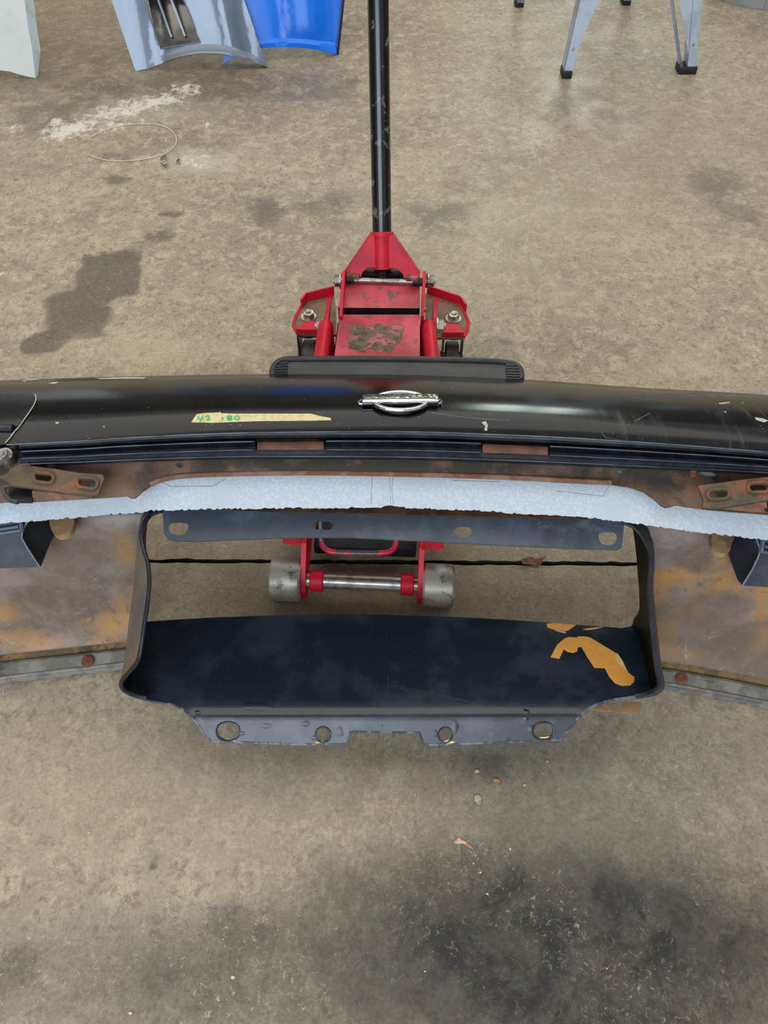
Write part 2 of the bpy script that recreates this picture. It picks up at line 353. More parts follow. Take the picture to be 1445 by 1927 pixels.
class MB:
    def __init__(s): s.v = []; s.f = []
    def add(s, v, f):
        b = len(s.v); s.v += [Vector(p) for p in v]; s.f += [tuple(i + b for i in q) for q in f]; return s
    def box(s, c, d, m=None, bev=0.0):
        bm = bmesh.new(); bmesh.ops.create_cube(bm, size=1)
        for v in bm.verts: v.co = Vector((v.co.x * d[0], v.co.y * d[1], v.co.z * d[2]))
        if bev: bmesh.ops.bevel(bm, geom=bm.edges[:], offset=bev, segments=2, profile=.5, affect='EDGES')
        for v in bm.verts: v.co = (m @ v.co if m else v.co) + Vector(c)
        bm.verts.index_update(); s.add([v.co.copy() for v in bm.verts], [[v.index for v in f.verts] for f in bm.faces]); bm.free(); return s
    def cyl(s, a, b, r, n=24, r2=None, bev=0.0):
        a, b = Vector(a), Vector(b); r2 = r if r2 is None else r2; d = (b - a).normalized(); L = (b - a).length
        prof = [(0, 0), (0, r), (L, r2), (L, 0)] if not bev else [(0, 0), (0, r - bev), (bev, r), (L - bev, r2), (L, r2 - bev), (L, 0)]
        return s.rev(a, d, prof, n)
    def rev(s, a, d, prof, n=24):
        a = Vector(a); d = Vector(d).normalized(); u = d.orthogonal().normalized(); w = d.cross(u); V = []; Fc = []; ring = []
        for (h, r) in prof:
            if r <= 1e-9: V.append(a + d * h); ring.append([len(V) - 1] * n)
            else:
                k = len(V); V += [a + d * h + (u * math.cos(2*PI*i/n) + w * math.sin(2*PI*i/n)) * r for i in range(n)]; ring.append(list(range(k, k + n)))
        for x, y in zip(ring, ring[1:]):
            for i in range(n):
                q = [x[i], x[(i+1) % n], y[(i+1) % n], y[i]]; q = [p for j, p in enumerate(q) if p not in q[:j]]
                if len(q) > 2: Fc.append(q)
        return s.add(V, Fc)
    def tube(s, pts, r, n=10, closed=False, sq=(1, 1)):
        pts = [Vector(p) for p in pts]; N = len(pts); V = []; Fc = []; u = None
        for i, p in enumerate(pts):
            a = pts[(i - 1) % N] if closed or i > 0 else p; b = pts[(i + 1) % N] if closed or i < N - 1 else p
            d = (b - a).normalized()
            u = (d.orthogonal() if u is None else u - d * u.dot(d)).normalized(); w = d.cross(u)
            rr = r[i] if isinstance(r, (list, tuple)) else r
            V += [p + (u * math.cos(2*PI*k/n) * sq[0] + w * math.sin(2*PI*k/n) * sq[1]) * rr for k in range(n)]
        for i in range(N if closed else N - 1):
            for k in range(n):
                a, b = i * n, ((i + 1) % N) * n; Fc.append((a + k, a + (k+1) % n, b + (k+1) % n, b + k))
        if not closed: Fc.append(tuple(range(n - 1, -1, -1))); Fc.append(tuple(range((N-1)*n, N*n)))
        return s.add(V, Fc)
    def prism(s, poly, vec):
        """extrude a planar 3-D polygon by a vector"""
        n = len(poly); P = [Vector(p) for p in poly]; Q = [p + Vector(vec) for p in P]
        return s.add(P + Q, [tuple(range(n)), tuple(range(2*n - 1, n - 1, -1))] + [(i, i + n, (i+1) % n + n, (i+1) % n) for i in range(n)])
    def hexbolt(s, a, d, r, h):
        a, d = Vector(a), Vector(d).normalized()
        s.rev(a, d, [(0, 0), (0, r * 1.35), (h * .18, r * 1.35), (h * .18, 0)], 24)
        s.rev(a + d * h * .18, d, [(0, 0), (0, r), (h * .75, r), (h * .82, r * .86), (h * .82, 0)], 6)
        return s.rev(a + d * h * .9, d, [(0, 0), (0, r * .5), (h * .3, r * .45), (h * .3, 0)], 16)
    def build(s, name, mat, parent=None, **k): return mk(name, s.v, s.f, mat, parent, **k)
def tag(o, label=None, cat=None, group=None, kind=None):
    if label: o['label'] = label
    if cat: o['category'] = cat
    if group: o['group'] = group
    if kind: o['kind'] = kind
    return o
def empty(name, loc=(0, 0, 0), rz=0):
    o = bpy.data.objects.new(name, None); col.objects.link(o); o.location = loc; o.rotation_euler = (0, 0, rz); o.empty_display_size = .05; return o
def origin_to(o, p):
    p = Vector(p)
    o.data.transform(Matrix.Translation(-p)); o.location = p; return o
def bvh(o):
    dg = bpy.context.evaluated_depsgraph_get(); return BVHTree.FromObject(o, dg)
def hit(tree, px, py, off=0.0):
    d = ray(px, py).normalized(); l, n, i, q = tree.ray_cast(CP, d)
    if l is None: return None, None
    if n.dot(d) > 0: n = -n
    return l + n * off, n
def circ(px, py, rx, ry, n=20, a=0):
    return [(px + rx * math.cos(2*PI*i/n) * math.cos(a) - ry * math.sin(2*PI*i/n) * math.sin(a), py + rx * math.cos(2*PI*i/n) * math.sin(a) + ry * math.sin(2*PI*i/n) * math.cos(a)) for i in range(n)]

# ------------------------------------------------------------ floor (concrete slabs with a dirt filled joint)
jy = U(722, 1058, 0).y; g = .005
xs = [-9 + 18 * i / 60 for i in range(61)]
rnd = random.Random(3)
V = []; y_near = [-4, -2.5] + [-1.4 + .03 * i for i in range(int((jy - g + 1.37) / .03))]; y_far = [jy + g + .03 * i for i in range(1, 120)] + [5, 6.5, 9]
rows_ = [(y, 0, 0) for y in y_near if y < jy - g - .012] + [(jy - g, 0, 1), (jy - g * .8, -.010, 0), (jy + g * .8, -.010, 0), (jy + g, 0, 1)] + [(y, 0, 0) for y in y_far]
xs = sorted(set([-9, -6, -4, 4, 6, 9] + [round(-1 + i * .0175, 4) for i in range(115)] + [round(1.05 + .04 * i, 4) for i in range(44)] + [round(-1.04 - .04 * i, 4) for i in range(44)]))
n = len(xs); Fc = []
for k, (y, z, jt) in enumerate(rows_):
    near = abs(y - jy) < .02
    for x in xs:
        w = (rnd.uniform(-.0016, .0016) + (rnd.uniform(-.003, .003) if rnd.random() < .12 else 0)) if jt else 0
        V.append((x, y + w - (.008 * x if near and abs(x) < 1.2 else 0), z))
for k in range(len(rows_) - 1):
    for i in range(n - 1): Fc.append((k*n + i, k*n + i + 1, (k+1)*n + i + 1, (k+1)*n + i))
V, Fc = solid(V, Fc, .06, (0, 0, 1))
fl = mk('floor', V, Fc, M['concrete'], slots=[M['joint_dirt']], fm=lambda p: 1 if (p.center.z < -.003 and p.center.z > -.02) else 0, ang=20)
PX = np.array([v.co[:2] for v in fl.data.vertices])
def field(px, py, wx, wy, k, an=0, so=.35):
    p = U(px, py, 0); rx = (U(px + wx, py, 0) - U(px - wx, py, 0)).length / 2; ry = (U(px, py - wy, 0) - U(px, py + wy, 0)).length / 2
    d = PX - np.array([p.x, p.y]); ca, sa = math.cos(an), math.sin(an)
    l = np.hypot((d[:, 0] * ca + d[:, 1] * sa) / rx, (-d[:, 0] * sa + d[:, 1] * ca) / ry)
    u = np.clip((1 + so - l) / (2 * so), 0, 1); return k * u * u * (3 - 2 * u)
def put(nm, lst, so=None):
    acc = np.ones(len(PX))
    for e in lst: acc *= 1 - field(*(e[:7] if so is None else tuple(e[:5]) + ((e[5] if len(e) > 5 else 0), so)))
    at = fl.data.attributes.new(nm, 'FLOAT', 'POINT'); at.data.foreach_set('value', (1 - acc).astype(np.float32))
put('stain', STAINS); put('pale', PALE, .8); put('powder', POWDER, .6)
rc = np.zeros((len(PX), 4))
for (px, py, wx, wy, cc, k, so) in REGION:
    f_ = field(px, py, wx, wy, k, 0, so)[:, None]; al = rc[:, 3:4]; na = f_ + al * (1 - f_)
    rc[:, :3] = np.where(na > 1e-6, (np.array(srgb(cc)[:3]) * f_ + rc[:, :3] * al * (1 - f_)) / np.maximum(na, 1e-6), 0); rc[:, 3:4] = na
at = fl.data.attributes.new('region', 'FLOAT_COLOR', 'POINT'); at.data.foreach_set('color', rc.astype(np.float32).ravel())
tag(fl, kind='structure')

# workshop shell, outside the picture: plain block walls behind and at the sides
M['blockwork'] = simple('blockwork', '8f8b80', '7d796f', .8, scale=3, c3='6b675e', s3=2)
for nm, c_, d_ in (('wall_left', (-9.06, 2.5, 2.5), (.12, 13, 5)), ('wall_right', (9.06, 2.5, 2.5), (.12, 13, 5))):
    mb = MB(); mb.box(c_, d_); tag(mb.build(nm, M['blockwork'], smooth=False), kind='structure')
WX = [(1.35, 2.05), (2.2, 2.75)]; wz0, wz1 = 2.2, 4.6
mb = MB(); mb.box((0, 9.06, wz0 / 2), (18, .12, wz0)); mb.box((0, 9.06, (5 + wz1) / 2), (18, .12, 5 - wz1))
for x0, x1 in ((-9, WX[0][0]), (WX[0][1], WX[1][0]), (WX[1][1], 9)): mb.box(((x0 + x1) / 2, 9.06, (wz0 + wz1) / 2), (x1 - x0, .12, wz1 - wz0))
tag(mb.build('wall_back', M['blockwork'], smooth=False), kind='structure')
t = NT('daylit_pane'); t.b.inputs['Emission Color'].default_value = (.80, .95, .88, 1); t.b.inputs['Emission Strength'].default_value = 9; M['pane'] = t.fin('c8d8d0', .2)
for i, (x0, x1) in enumerate(WX):
    mb = MB(); f_ = .04
    for q in (x0 + f_ / 2, x1 - f_ / 2): mb.box((q, 9.05, (wz0 + wz1) / 2), (f_, .08, wz1 - wz0))
    for q in (wz0 + f_ / 2, wz1 - f_ / 2): mb.box(((x0 + x1) / 2, 9.05, q), (x1 - x0 - 2 * f_, .08, f_))
    w_ = tag(mb.build('window_%d' % (i + 1), M['foot'], smooth=False), kind='structure')
    mb = MB(); mb.box(((x0 + x1) / 2, 9.07, (wz0 + wz1) / 2), (x1 - x0 - 2 * f_, .01, wz1 - wz0 - 2 * f_)); mb.build('window_pane', M['pane'], w_, smooth=False)

# ============================================================ car bumper with nose panel
BP = empty('car_bumper', (U(760, 1275, 0).x, U(760, 1275, 0).y, 0))
tag(BP, 'large black car front bumper with rusty rail and white foam, tipped over the red jack', 'car bumper')
def child(o):
    o.parent = BP; o.matrix_parent_inverse = Matrix.Translation(-BP.location); return o
XC = [-210 + 1865 * i / 110 for i in range(111)]
r_front = [(-210, 730), (0, 716), (150, 711), (300, 707), (482, 704), (722, 705), (964, 713), (1200, 729), (1445, 743), (1655, 762)]
r_rear = [(-210, 862), (10, 836), (150, 829), (233, 823), (482, 813), (722, 811), (964, 818), (1200, 831), (1445, 850), (1655, 872)]
def rowt(tt, z, x): return U(x, interp(r_front, x) * (1 - tt) + interp(r_rear, x) * tt, z)
# nose skin: front face, crown, top, rear lip
prof = [(1.0, .500), (.86, .506), (.66, .507), (.46, .500), (.30, .486), (.17, .466), (.07, .443), (.0, .418)]
rows = [[rowt(tt, z, x) for x in XC] for tt, z in prof]
def under(z, dy, s=0): return [Vector((p.x, p.y + dy, z)) for p in rows[7]]
rows += [under(.390, .008), under(.365, .002), under(.350, -.02)]
nose = child(lofted('nose_panel', rows, .0035, M['nose'], ang=60))
NT_ = bvh(nose)
us = [[Vector((p.x, p.y - .022, .349)) for p in rows[7]], [Vector((p.x, .83, .352)) for p in rows[7]], [U(x, interp([(-210, 985), (285, 964), (722, 958), (1172, 979), (1655, 1010)], x), .36) for x in XC]]
child(lofted('nose_underside', us, .003, M['dark_plastic']))

# left and right filler panels let into the nose corners
def on_nose(o_, tree=NT_):
    def f(px, py):
        for k_ in range(12):
            p, nn = hit(tree, px, py + k_, o_)
            if p is not None: break
        return p if p is not None else U(px, py, .50)
    return f
fp = smooth_poly([(-190, 752), (-60, 746), (30, 742), (62, 743), (68, 750), (66, 762), (48, 788), (30, 808), (-190, 818)], 1)
pf = child(sheet('corner_filler_panel', fp, on_nose(.0022), .002, simple('filler', '0b1214', '12191b', .3, scale=12, r2=.4), step=10)); pf['label'] = 'dark green-black filler panel in the corner of the nose'
# the worn seam along the filler and its rubber
mb = MB(); mb.tube([hit(NT_, x, y, .002)[0] for x, y in smooth_poly([(66, 744), (69, 752), (66, 762), (57, 776), (47, 790), (38, 803), (27, 815), (17, 828), (11, 834)], 2, False)], .0009, 6)
child(mb.build('seam_line', M['chip']))
mb = MB(); mb.tube([hit(NT_, x, y, .003)[0] for x, y in ((-150, 812), (-60, 808), (0, 807), (26, 808))], .006, 8)
child(mb.build('corner_rubber', M['rubber']))

# paint chips and scuffs on the nose
for pl in ([(42, 716), (60, 711), (76, 711), (58, 716)], [(90, 722), (100, 720), (110, 719), (104, 723)], [(40, 718), (48, 717), (50, 719)],
           [(181, 712), (215, 711), (250, 710), (276, 711), (270, 713), (230, 713), (190, 714)], [(51, 776), (56, 774), (55, 779), (51, 780)], [(0, 795), (14, 791), (24, 794), (34, 790), (40, 787), (36, 793), (24, 797), (10, 797)],
           [(104, 795), (110, 794), (111, 797), (106, 798)], [(193, 803), (197, 802), (197, 805)], [(60, 757), (66, 752), (63, 766), (58, 772)], [(1395, 758), (1398, 758), (1398, 760)], [(1352, 759), (1372, 757), (1373, 759), (1354, 761)],
           [(1420, 786), (1436, 788), (1445, 792), (1438, 795), (1422, 790)], [(1362, 775), (1366, 774), (1366, 777)], [(914, 793), (918, 800), (916, 811), (911, 810), (913, 802), (906, 795)]):
    child(sheet('paint_chip', pl, on_nose(.0006), .0005, M['chip'], step=30, edge=30))
M['scratch_grey'] = simple('scratch_grey', '66665f', '77776f', .6)
for ln in (((808, 776), (860, 784), (910, 789), (960, 791)), ((1185, 745), (1205, 744), (1230, 742), (1312, 740)), ((1180, 801), (1200, 790), (1222, 778)), ((1130, 812), (1140, 824), (1165, 828), (1205, 832)), ((1200, 740), (1215, 747), (1220, 752))):
    mb = MB(); mb.tube([hit(NT_, x, y, .0002)[0] for x, y in ln], .0005, 5)
    child(mb.build('scratch', M['scratch_grey']))

# ---- seal channel, rubber seal, rubber segments, rust pads
r_seal = [(-210, 905), (43, 878), (150, 874), (300, 868), (482, 864), (722, 865), (964, 872), (1200, 882), (1445, 894), (1655, 912)]
XS = [36 + (1640 - 36) * i / 100 for i in range(101)]
def rs(tt, z, x): return U(x, interp(r_rear, x) * (1 - tt) + interp(r_seal, x) * tt, z)
ch = [(-.02, .500), (.04, .504), (.12, .504), (.22, .499), (.26, .484), (.48, .483), (.54, .489), (.66, .492), (.82, .489), (.94, .480), (1.0, .470), (1.02, .455)]
rows = [[rs(tt, z, x) for x in XS] for tt, z in ch]
chan = child(lofted('seal_channel', rows, .003, M['rubber'], ang=28))
def seg(x0, x1, t0=.30, t1=.70, z=.489):
    X = [x0 + (x1 - x0) * i / 50 for i in range(51)]
    R = [[rs(t0 + (t1 - t0) * a, z + b, x) for x in X] for a, b in ((0, -.004), (.02, .006), (.14, .009), (.24, .004), (.40, .000), (.62, .001), (.80, .008), (.95, .009), (1.0, -.002))]
    s = child(lofted('rubber_seal', R, .003, M['rubber'], ang=40)); return s
seg(38, 480); seg(612, 906); seg(1033, 1620)
for x0, x1 in ((484, 609), (908, 1031)):
    X = [x0 + (x1 - x0) * i / 10 for i in range(11)]
    R = [[rs(a, z, x) for x in X] for a, z in ((.34, .486), (.38, .493), (.66, .494), (.70, .488))]
    o = child(lofted('rust_pad', R, .004, M['rust_pad'], ang=40))
M['edge_line'] = simple('edge_line', '59626c', '343b44', .35, scale=14)  # pale tubes: highlights on seal ribs and nose lip, put in as colour
def edge_line(x0, x1, tt, z, rad=.0008, nm='seal_highlight'):
    mb = MB(); mb.tube([rs(tt, z, x0 + (x1 - x0) * i / 40) for i in range(41)], rad, 6); child(mb.build(nm, M['edge_line']))
for x0, x1 in ((40, 478), (614, 904), (1035, 1600)): edge_line(x0, x1, .355, .4982); edge_line(x0, x1, .66, .4978, .0006)
edge_line(12, 1640, .03, .5045, .0011, 'nose_edge_highlight'); edge_line(40, 1640, .90, .4862, .0007)
# dirt line of rust in the groove at the right, plus flakes
X = [52 + 545 * i / 20 for i in range(21)]
child(lofted('groove_dirt', [[rs(a, .4862, x) for x in X] for a in (.27, .36)], .001, simple('groove_dirt', '4a3b22', '2e2516', .8, scale=60)))
X = [1180 + 440 * i / 20 for i in range(21)]
child(lofted('rust_streak', [[rs(a, .4865, x) for x in X] for a in (.27, .36)], .001, simple('rust_or', '7a4e22', '3a2c1c', .8, scale=60)))
# studs hanging from the channel
for px, py, r in ((97, 877, .007), (430, 859, .006), (1305, 893, .006), (782, 857, .007), (1075, 872, .005)):
    p = U(px, py, .468); mb = MB(); mb.cyl(p + Vector((0, .014, .006)), p + Vector((0, -.004, -.003)), r, 14, bev=.0015)
    child(mb.build('stud', M['rust_screw']))
mb = MB(); p = U(11, 856, .49); mb.cyl(p + Vector((0, 0, -.02)), p, .011, 12); mb.hexbolt(p, (0, -.5, 1), .008, .012)
child(mb.build('corner_bolt', M['steel']))
sheetz = lambda z: (lambda px, py: U(px, py, z))
cp = [(-120, 872), (-20, 858), (0, 852), (22, 838), (36, 838), (46, 880), (30, 884), (8, 872), (-60, 880)]
child(sheet('corner_plate', cp, lambda x, y: U(x, y, .475), .003, M['rubber_grey'], step=12))

# ---- rusty mounting rail
rail_top = [(-150, 885), (0, 872), (43, 872), (150, 869), (300, 863), (482, 859), (722, 860), (964, 867), (1200, 876), (1330, 884), (1445, 889), (1600, 902)]
rail_bot = [(1600, 985), (1445, 967), (1400, 964), (1330, 958), (1300, 954), (1276, 950), (1270, 950), (1265, 952), (1253, 955), (1243, 950), (1232, 940), (1212, 926), (1185, 916), (1150, 911), (1090, 908), (964, 901), (850, 897), (722, 894), (600, 892), (482, 893), (400, 895), (340, 898), (305, 904), (282, 914), (266, 926), (254, 937), (246, 937), (238, 933), (228, 934), (180, 937), (60, 944), (20, 944), (-150, 955)]
zr = lambda px, py: .462 - .012 * max(0, min(1, (py - 862) / 40)) - (.006 * max(0, min(1, (py - 915) / 30)))
rail = child(sheet('mounting_rail', rail_top + rail_bot, lambda x, y: U(x, y, zr(x, y)), .003, M['rust'],
    holes=[circ(339, 875, 7, 5.5, 14), circ(1167, 889, 6.5, 5, 14), circ(1332, 892, 17, 5.5, 16, .1), circ(176, 912, 9, 8, 12), circ(92, 905, 4, 2, 8), circ(1330, 930, 5, 7, 10)], step=9, edge=7))
# rolled lower lip of the rail
RT_ = bvh(rail)
lip = [(x, y - 2.5) for x, y in rail_bot[13:24]]
mb = MB(); mb.tube([U(x, y, .4515) for x, y in dens(smooth_poly(lip, 2, False), 14, False)], .0042, 8); child(mb.build('rolled_lip', M['rust_pink']))

# ---- slotted end brackets (plate, tube lip)
def bracket(sgn, plate, holes, tube, plug, dark):
    b = child(sheet('end_bracket', plate, lambda x, y: U(x, y, .487 - .010 * max(0, min(1, (y - 870) / 70))), .005, M['rust_olive'], holes=holes, step=8, edge=7))
    # raised rings round the slots
    for h in holes:
        cx = sum(p[0] for p in h) / len(h); cy = sum(p[1] for p in h) / len(h)
        ring = [(cx + (x - cx) * 1.25, cy + (y - cy) * 1.35) for x, y in h]
        mb = MB(); mb.tube([U(x, y, .4885 - .010 * max(0, min(1, (y - 870) / 70))) for x, y in ring], .0028, 7, closed=True)
        o = mb.build('slot_ring', M['rust_olive'], b)
    mb = MB(); mb.tube([U(x, y, .474) for x, y in tube], .0036, 10); o = mb.build('bracket_edge', simple('edge_steel', '3a3835', '4c4842', .55, 0, scale=30), b)
    lofted('bracket_channel', [[U(x, y, .470) for x, y in plug[0]], [U(x, y, .455) for x, y in plug[1]]], .003, M['rust_pink'], b)
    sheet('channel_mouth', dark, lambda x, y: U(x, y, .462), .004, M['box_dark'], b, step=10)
    return b
slot = lambda cx, cy, L, r, a=0: [(cx + math.cos(a) * u - math.sin(a) * v, cy + math.sin(a) * u + math.cos(a) * v) for u, v in
    [(L * (1 if -PI/2 <= th <= PI/2 else -1) + r * math.cos(th) * 1.2, r * math.sin(th)) for th in [-PI/2 + 2*PI*i/18 for i in range(18)]]]
bracket(-1, [(36, 868), (50, 868), (58, 877), (100, 882), (150, 890), (193, 893), (196, 900), (184, 930), (178, 932), (120, 926), (60, 918), (22, 914), (14, 908), (5, 902), (-8, 898), (12, 892), (20, 882), (32, 876)],
        [slot(82, 899, 7, 7, .1), slot(164, 909, 7, 7.5, .1)], [(176, 932), (120, 926), (60, 917), (30, 912), (14, 914), (6, 920), (10, 932), (20, 942), (34, 945)],
        ([(60, 924), (110, 928), (172, 936)], [(62, 944), (110, 943), (176, 938)]), [(16, 917), (30, 915), (62, 921), (60, 944), (26, 944), (16, 934)])
bracket(1, [(1314, 914), (1330, 912), (1395, 903), (1450, 897), (1560, 888), (1575, 925), (1450, 940), (1400, 948), (1345, 957), (1322, 955), (1324, 940)],
        [slot(1352, 930, 8, 7, -.05), slot(1428, 917, 8, 7, -.05)], [(1337, 955), (1370, 951), (1410, 945), (1450, 938), (1560, 928)],
        ([(1350, 956), (1400, 950), (1442, 945)], [(1352, 958), (1400, 962), (1446, 966)]), [(1442, 948), (1500, 942), (1520, 968), (1460, 968), (1440, 958)])

# ---- polystyrene absorber with a crumbled lower edge
fb = [(-200, 1000), (-60, 990), (0, 985), (60, 981), (100, 977), (150, 974), (200, 968), (260, 965), (285, 961), (330, 960), (400, 958), (482, 957), (600, 956), (718, 955), (724, 952), (735, 951), (748, 953), (760, 955), (800, 957), (880, 960), (940, 963), (964, 966), (1040, 969), (1090, 972), (1150, 979), (1200, 986), (1260, 994), (1300, 1000), (1380, 1009), (1445, 1016), (1640, 1040)]
rr = random.Random(5)
jag = [(x + rr.uniform(-1, 1), y + rr.choice([0, 0, 1, 1.5, -1.6, .6]) ) for x, y in dens(fb, 4.2, False)]
ft = [(1640, 890), (1445, 876), (1200, 864), (964, 856), (722, 850), (482, 850), (300, 854), (150, 861), (0, 871), (-200, 885)]
def fpos(x, y):
    top = interp(list(reversed(ft)), x); bot = lin(fb, x); k = max(0, min(1, (y - top) / (bot - top)))
    return U(x, y, .4515 - .046 * k + .004 * math.sin(k * PI))
foam = child(sheet('foam_absorber', jag + ft, fpos, .030, M['foam'], step=7, edge=500, dirn=(0, -.72, .69), ang=50)); foam['label'] = 'white polystyrene foam strip with crumbly lower edge'
mb = MB()
for ln in (((300, 905), (322, 916), (400, 915), (425, 901)), ((740, 897), (737, 920), (740, 950)), ((733, 897), (735, 948)), ((852, 900), (852, 904), (938, 907), (938, 903)), ((1046, 924), (1090, 929), (1135, 934), (1145, 914)), ((700, 896), (698, 950))):
    mb = MB(); mb.tube([fpos(x, y) + Vector((0, 0, .0001)) for x, y in dens(list(ln), 15, False)], .00045, 5); mb.build('moulding_line', M['foam_mark'], foam)

# ---- upper flange with four slots, above the air intake
st = [(307, 962), (400, 955), (500, 952), (722, 950), (900, 956), (1050, 966), (1172, 978), (1173, 990), (1169, 1032), (1160, 1036), (1080, 1034), (1000, 1030), (900, 1025), (800, 1020), (740, 1017), (660, 1013), (600, 1013), (520, 1014), (440, 1017), (370, 1020), (330, 1019), (318, 1016), (309, 1006)]
rb_ = [(350, 950), (400, 958), (500, 962), (640, 965), (760, 968), (900, 972), (1050, 974), (1110, 976), (1110, 962), (900, 948), (722, 942), (500, 944)]
child(sheet('brown_band', rb_, lambda x, y: U(x, y, .3665), .002, simple('brown_band', '5e3d22', '3a281a', .8, scale=20), step=12))  # thin brown strip between foam and flange
rndsl = lambda cx, cy, w, h, a=0: smooth_poly([(cx - w, cy - h), (cx + w, cy - h), (cx + w, cy + h * .2), (cx + w * .5, cy + h), (cx - w * .5, cy + h), (cx - w, cy + h * .2)], 2)
spos = lambda x, y: U(x, y, .362 - .014 * max(0, min(1, (y - 955) / 75)))
stripo = child(sheet('upper_flange', st, spos, .003, M['strip'], holes=[rndsl(336, 996, 19, 12), slot(609, 990, 8, 8.5), rndsl(871, 1002, 16.5, 10.5), rndsl(1143, 1015, 17.5, 13)], step=10, edge=7))
stripo['label'] = 'dark flange with four slots above the intake'
for q in (circ(336, 996, 24, 16, 20), circ(609, 990, 20, 12, 20), circ(871, 1002, 20, 13, 20)):
    mb = MB(); mb.tube([spos(x, y) for x, y in q], .0012, 6, closed=True); o = mb.build('slot_bead', M['strip'], stripo)
mb = MB(); mb.tube([spos(x, y) + Vector((0, 0, .001)) for x, y in ((1126, 997), (1130, 993), (1137, 992), (1140, 996), (1136, 1000), (1130, 1001), (1124, 1000))], .0012, 6); mb.build('wire_scrap', M['chip'], stripo)

# ---- intake duct: left and right walls, lower panel
Rl = [(302, 962, .362), (285, 968, .362), (272, 985, .360), (266, 1005, .356), (269, 1030, .350), (276, 1052, .343), (280, 1075, .336), (281, 1100, .328), (278, 1130, .318), (273, 1165, .305), (268, 1200, .290), (262, 1236, .272), (254, 1252, .258), (238, 1270, .238), (228, 1284, .222), (229, 1294, .205), (240, 1303, .190), (255, 1309, .180), (275, 1313, .172)]
Sl = [(270, 963, .335), (266, 970, .330), (262, 985, .325), (259, 1005, .31), (257, 1030, .29), (255, 1052, .27), (253, 1075, .25), (252, 1100, .23), (248, 1130, .21), (243, 1165, .18), (239, 1200, .15), (234, 1236, .14), (231, 1256, .135), (227, 1275, .14), (225, 1286, .15), (226, 1296, .155), (237, 1306, .155), (253, 1312, .155), (274, 1316, .155)]
Ml = [(283, 960, .345), (280, 972, .340), (277, 990, .32), (275, 1010, .30), (275, 1030, .28), (275, 1052, .25), (275, 1075, .225), (275, 1100, .20), (275, 1130, .165), (275, 1160, .125), (272, 1180, .125), (268, 1205, .13), (262, 1230, .138), (256, 1250, .143), (250, 1268, .147), (248, 1280, .15), (252, 1290, .152), (262, 1300, .154), (278, 1311, .156)]
RlW = [U(*p) for p in Rl]; SlW = [U(*p) for p in Sl]; MlW = [U(*p) for p in Ml]
def subdiv(*rws, n=60):
    out = []
    for r in rws:
        a = np.array([tuple(p) for p in r]); s = np.linspace(0, len(r) - 1, n)
        out.append([Vector([interp(list(enumerate(a[:, k])), q) for k in range(3)]) for q in s])
    return out
a, b, m_ = subdiv(RlW, SlW, MlW)
lw = child(lofted('duct_side_wall', [b, [p.lerp(q, .5) + Vector((0, 0, .004)) for p, q in zip(a, b)], a], .003, M['wall_skin'], ang=60)); lw['label'] = 'left duct wall with dusty brown back'
child(lofted('duct_lining', [a, [p.lerp(q, .5) for p, q in zip(a, m_)], m_], .003, M['lining'], face_cam=False, ang=60))
mb = MB(); mb.tube(a, .0036, 8); child(mb.build('duct_rim', M['rubber']))
Rr = [(1172, 982, .362), (1188, 989, .362), (1200, 999, .358), (1212, 1016, .352), (1221, 1036, .345), (1225, 1056, .338), (1224, 1080, .330), (1221, 1105, .322), (1222, 1135, .312), (1225, 1165, .300), (1229, 1200, .285), (1233, 1235, .268), (1237, 1262, .248), (1240, 1282, .228), (1239, 1293, .212), (1229, 1301, .195), (1214, 1306, .182), (1195, 1309, .174)]
Mr = [(1185, 988, .345), (1190, 995, .34), (1192, 1005, .325), (1195, 1025, .30), (1197, 1045, .28), (1199, 1066, .255), (1200, 1085, .235), (1202, 1105, .21), (1203, 1130, .175), (1202, 1150, .145), (1190, 1172, .125), (1198, 1195, .125), (1208, 1225, .135), (1215, 1255, .142), (1221, 1285, .15), (1224, 1299, .152), (1214, 1305, .154), (1196, 1309, .156)]
Sr = [(1205, 985, .335), (1216, 995, .33), (1222, 1010, .32), (1226, 1025, .31), (1228, 1045, .29), (1228, 1066, .27), (1227, 1085, .25), (1226, 1110, .23), (1228, 1135, .21), (1231, 1165, .18), (1235, 1200, .15), (1239, 1235, .13), (1243, 1262, .12), (1247, 1282, .12), (1247, 1294, .13), (1236, 1304, .14), (1220, 1309, .15), (1198, 1312, .155)]
a, m_, b = subdiv([U(*p) for p in Rr], [U(*p) for p in Mr], [U(*p) for p in Sr])
child(lofted('duct_lining', [a, [p.lerp(q, .5) + Vector((.004, 0, 0)) for p, q in zip(a, m_)], m_], .003, M['lining'], ang=60))
rw = child(lofted('duct_side_wall', [b, a], .003, M['box_plastic'], ang=60, face_cam=False))
mb = MB(); mb.tube(a, .0036, 8); child(mb.build('duct_rim', M['rubber']))

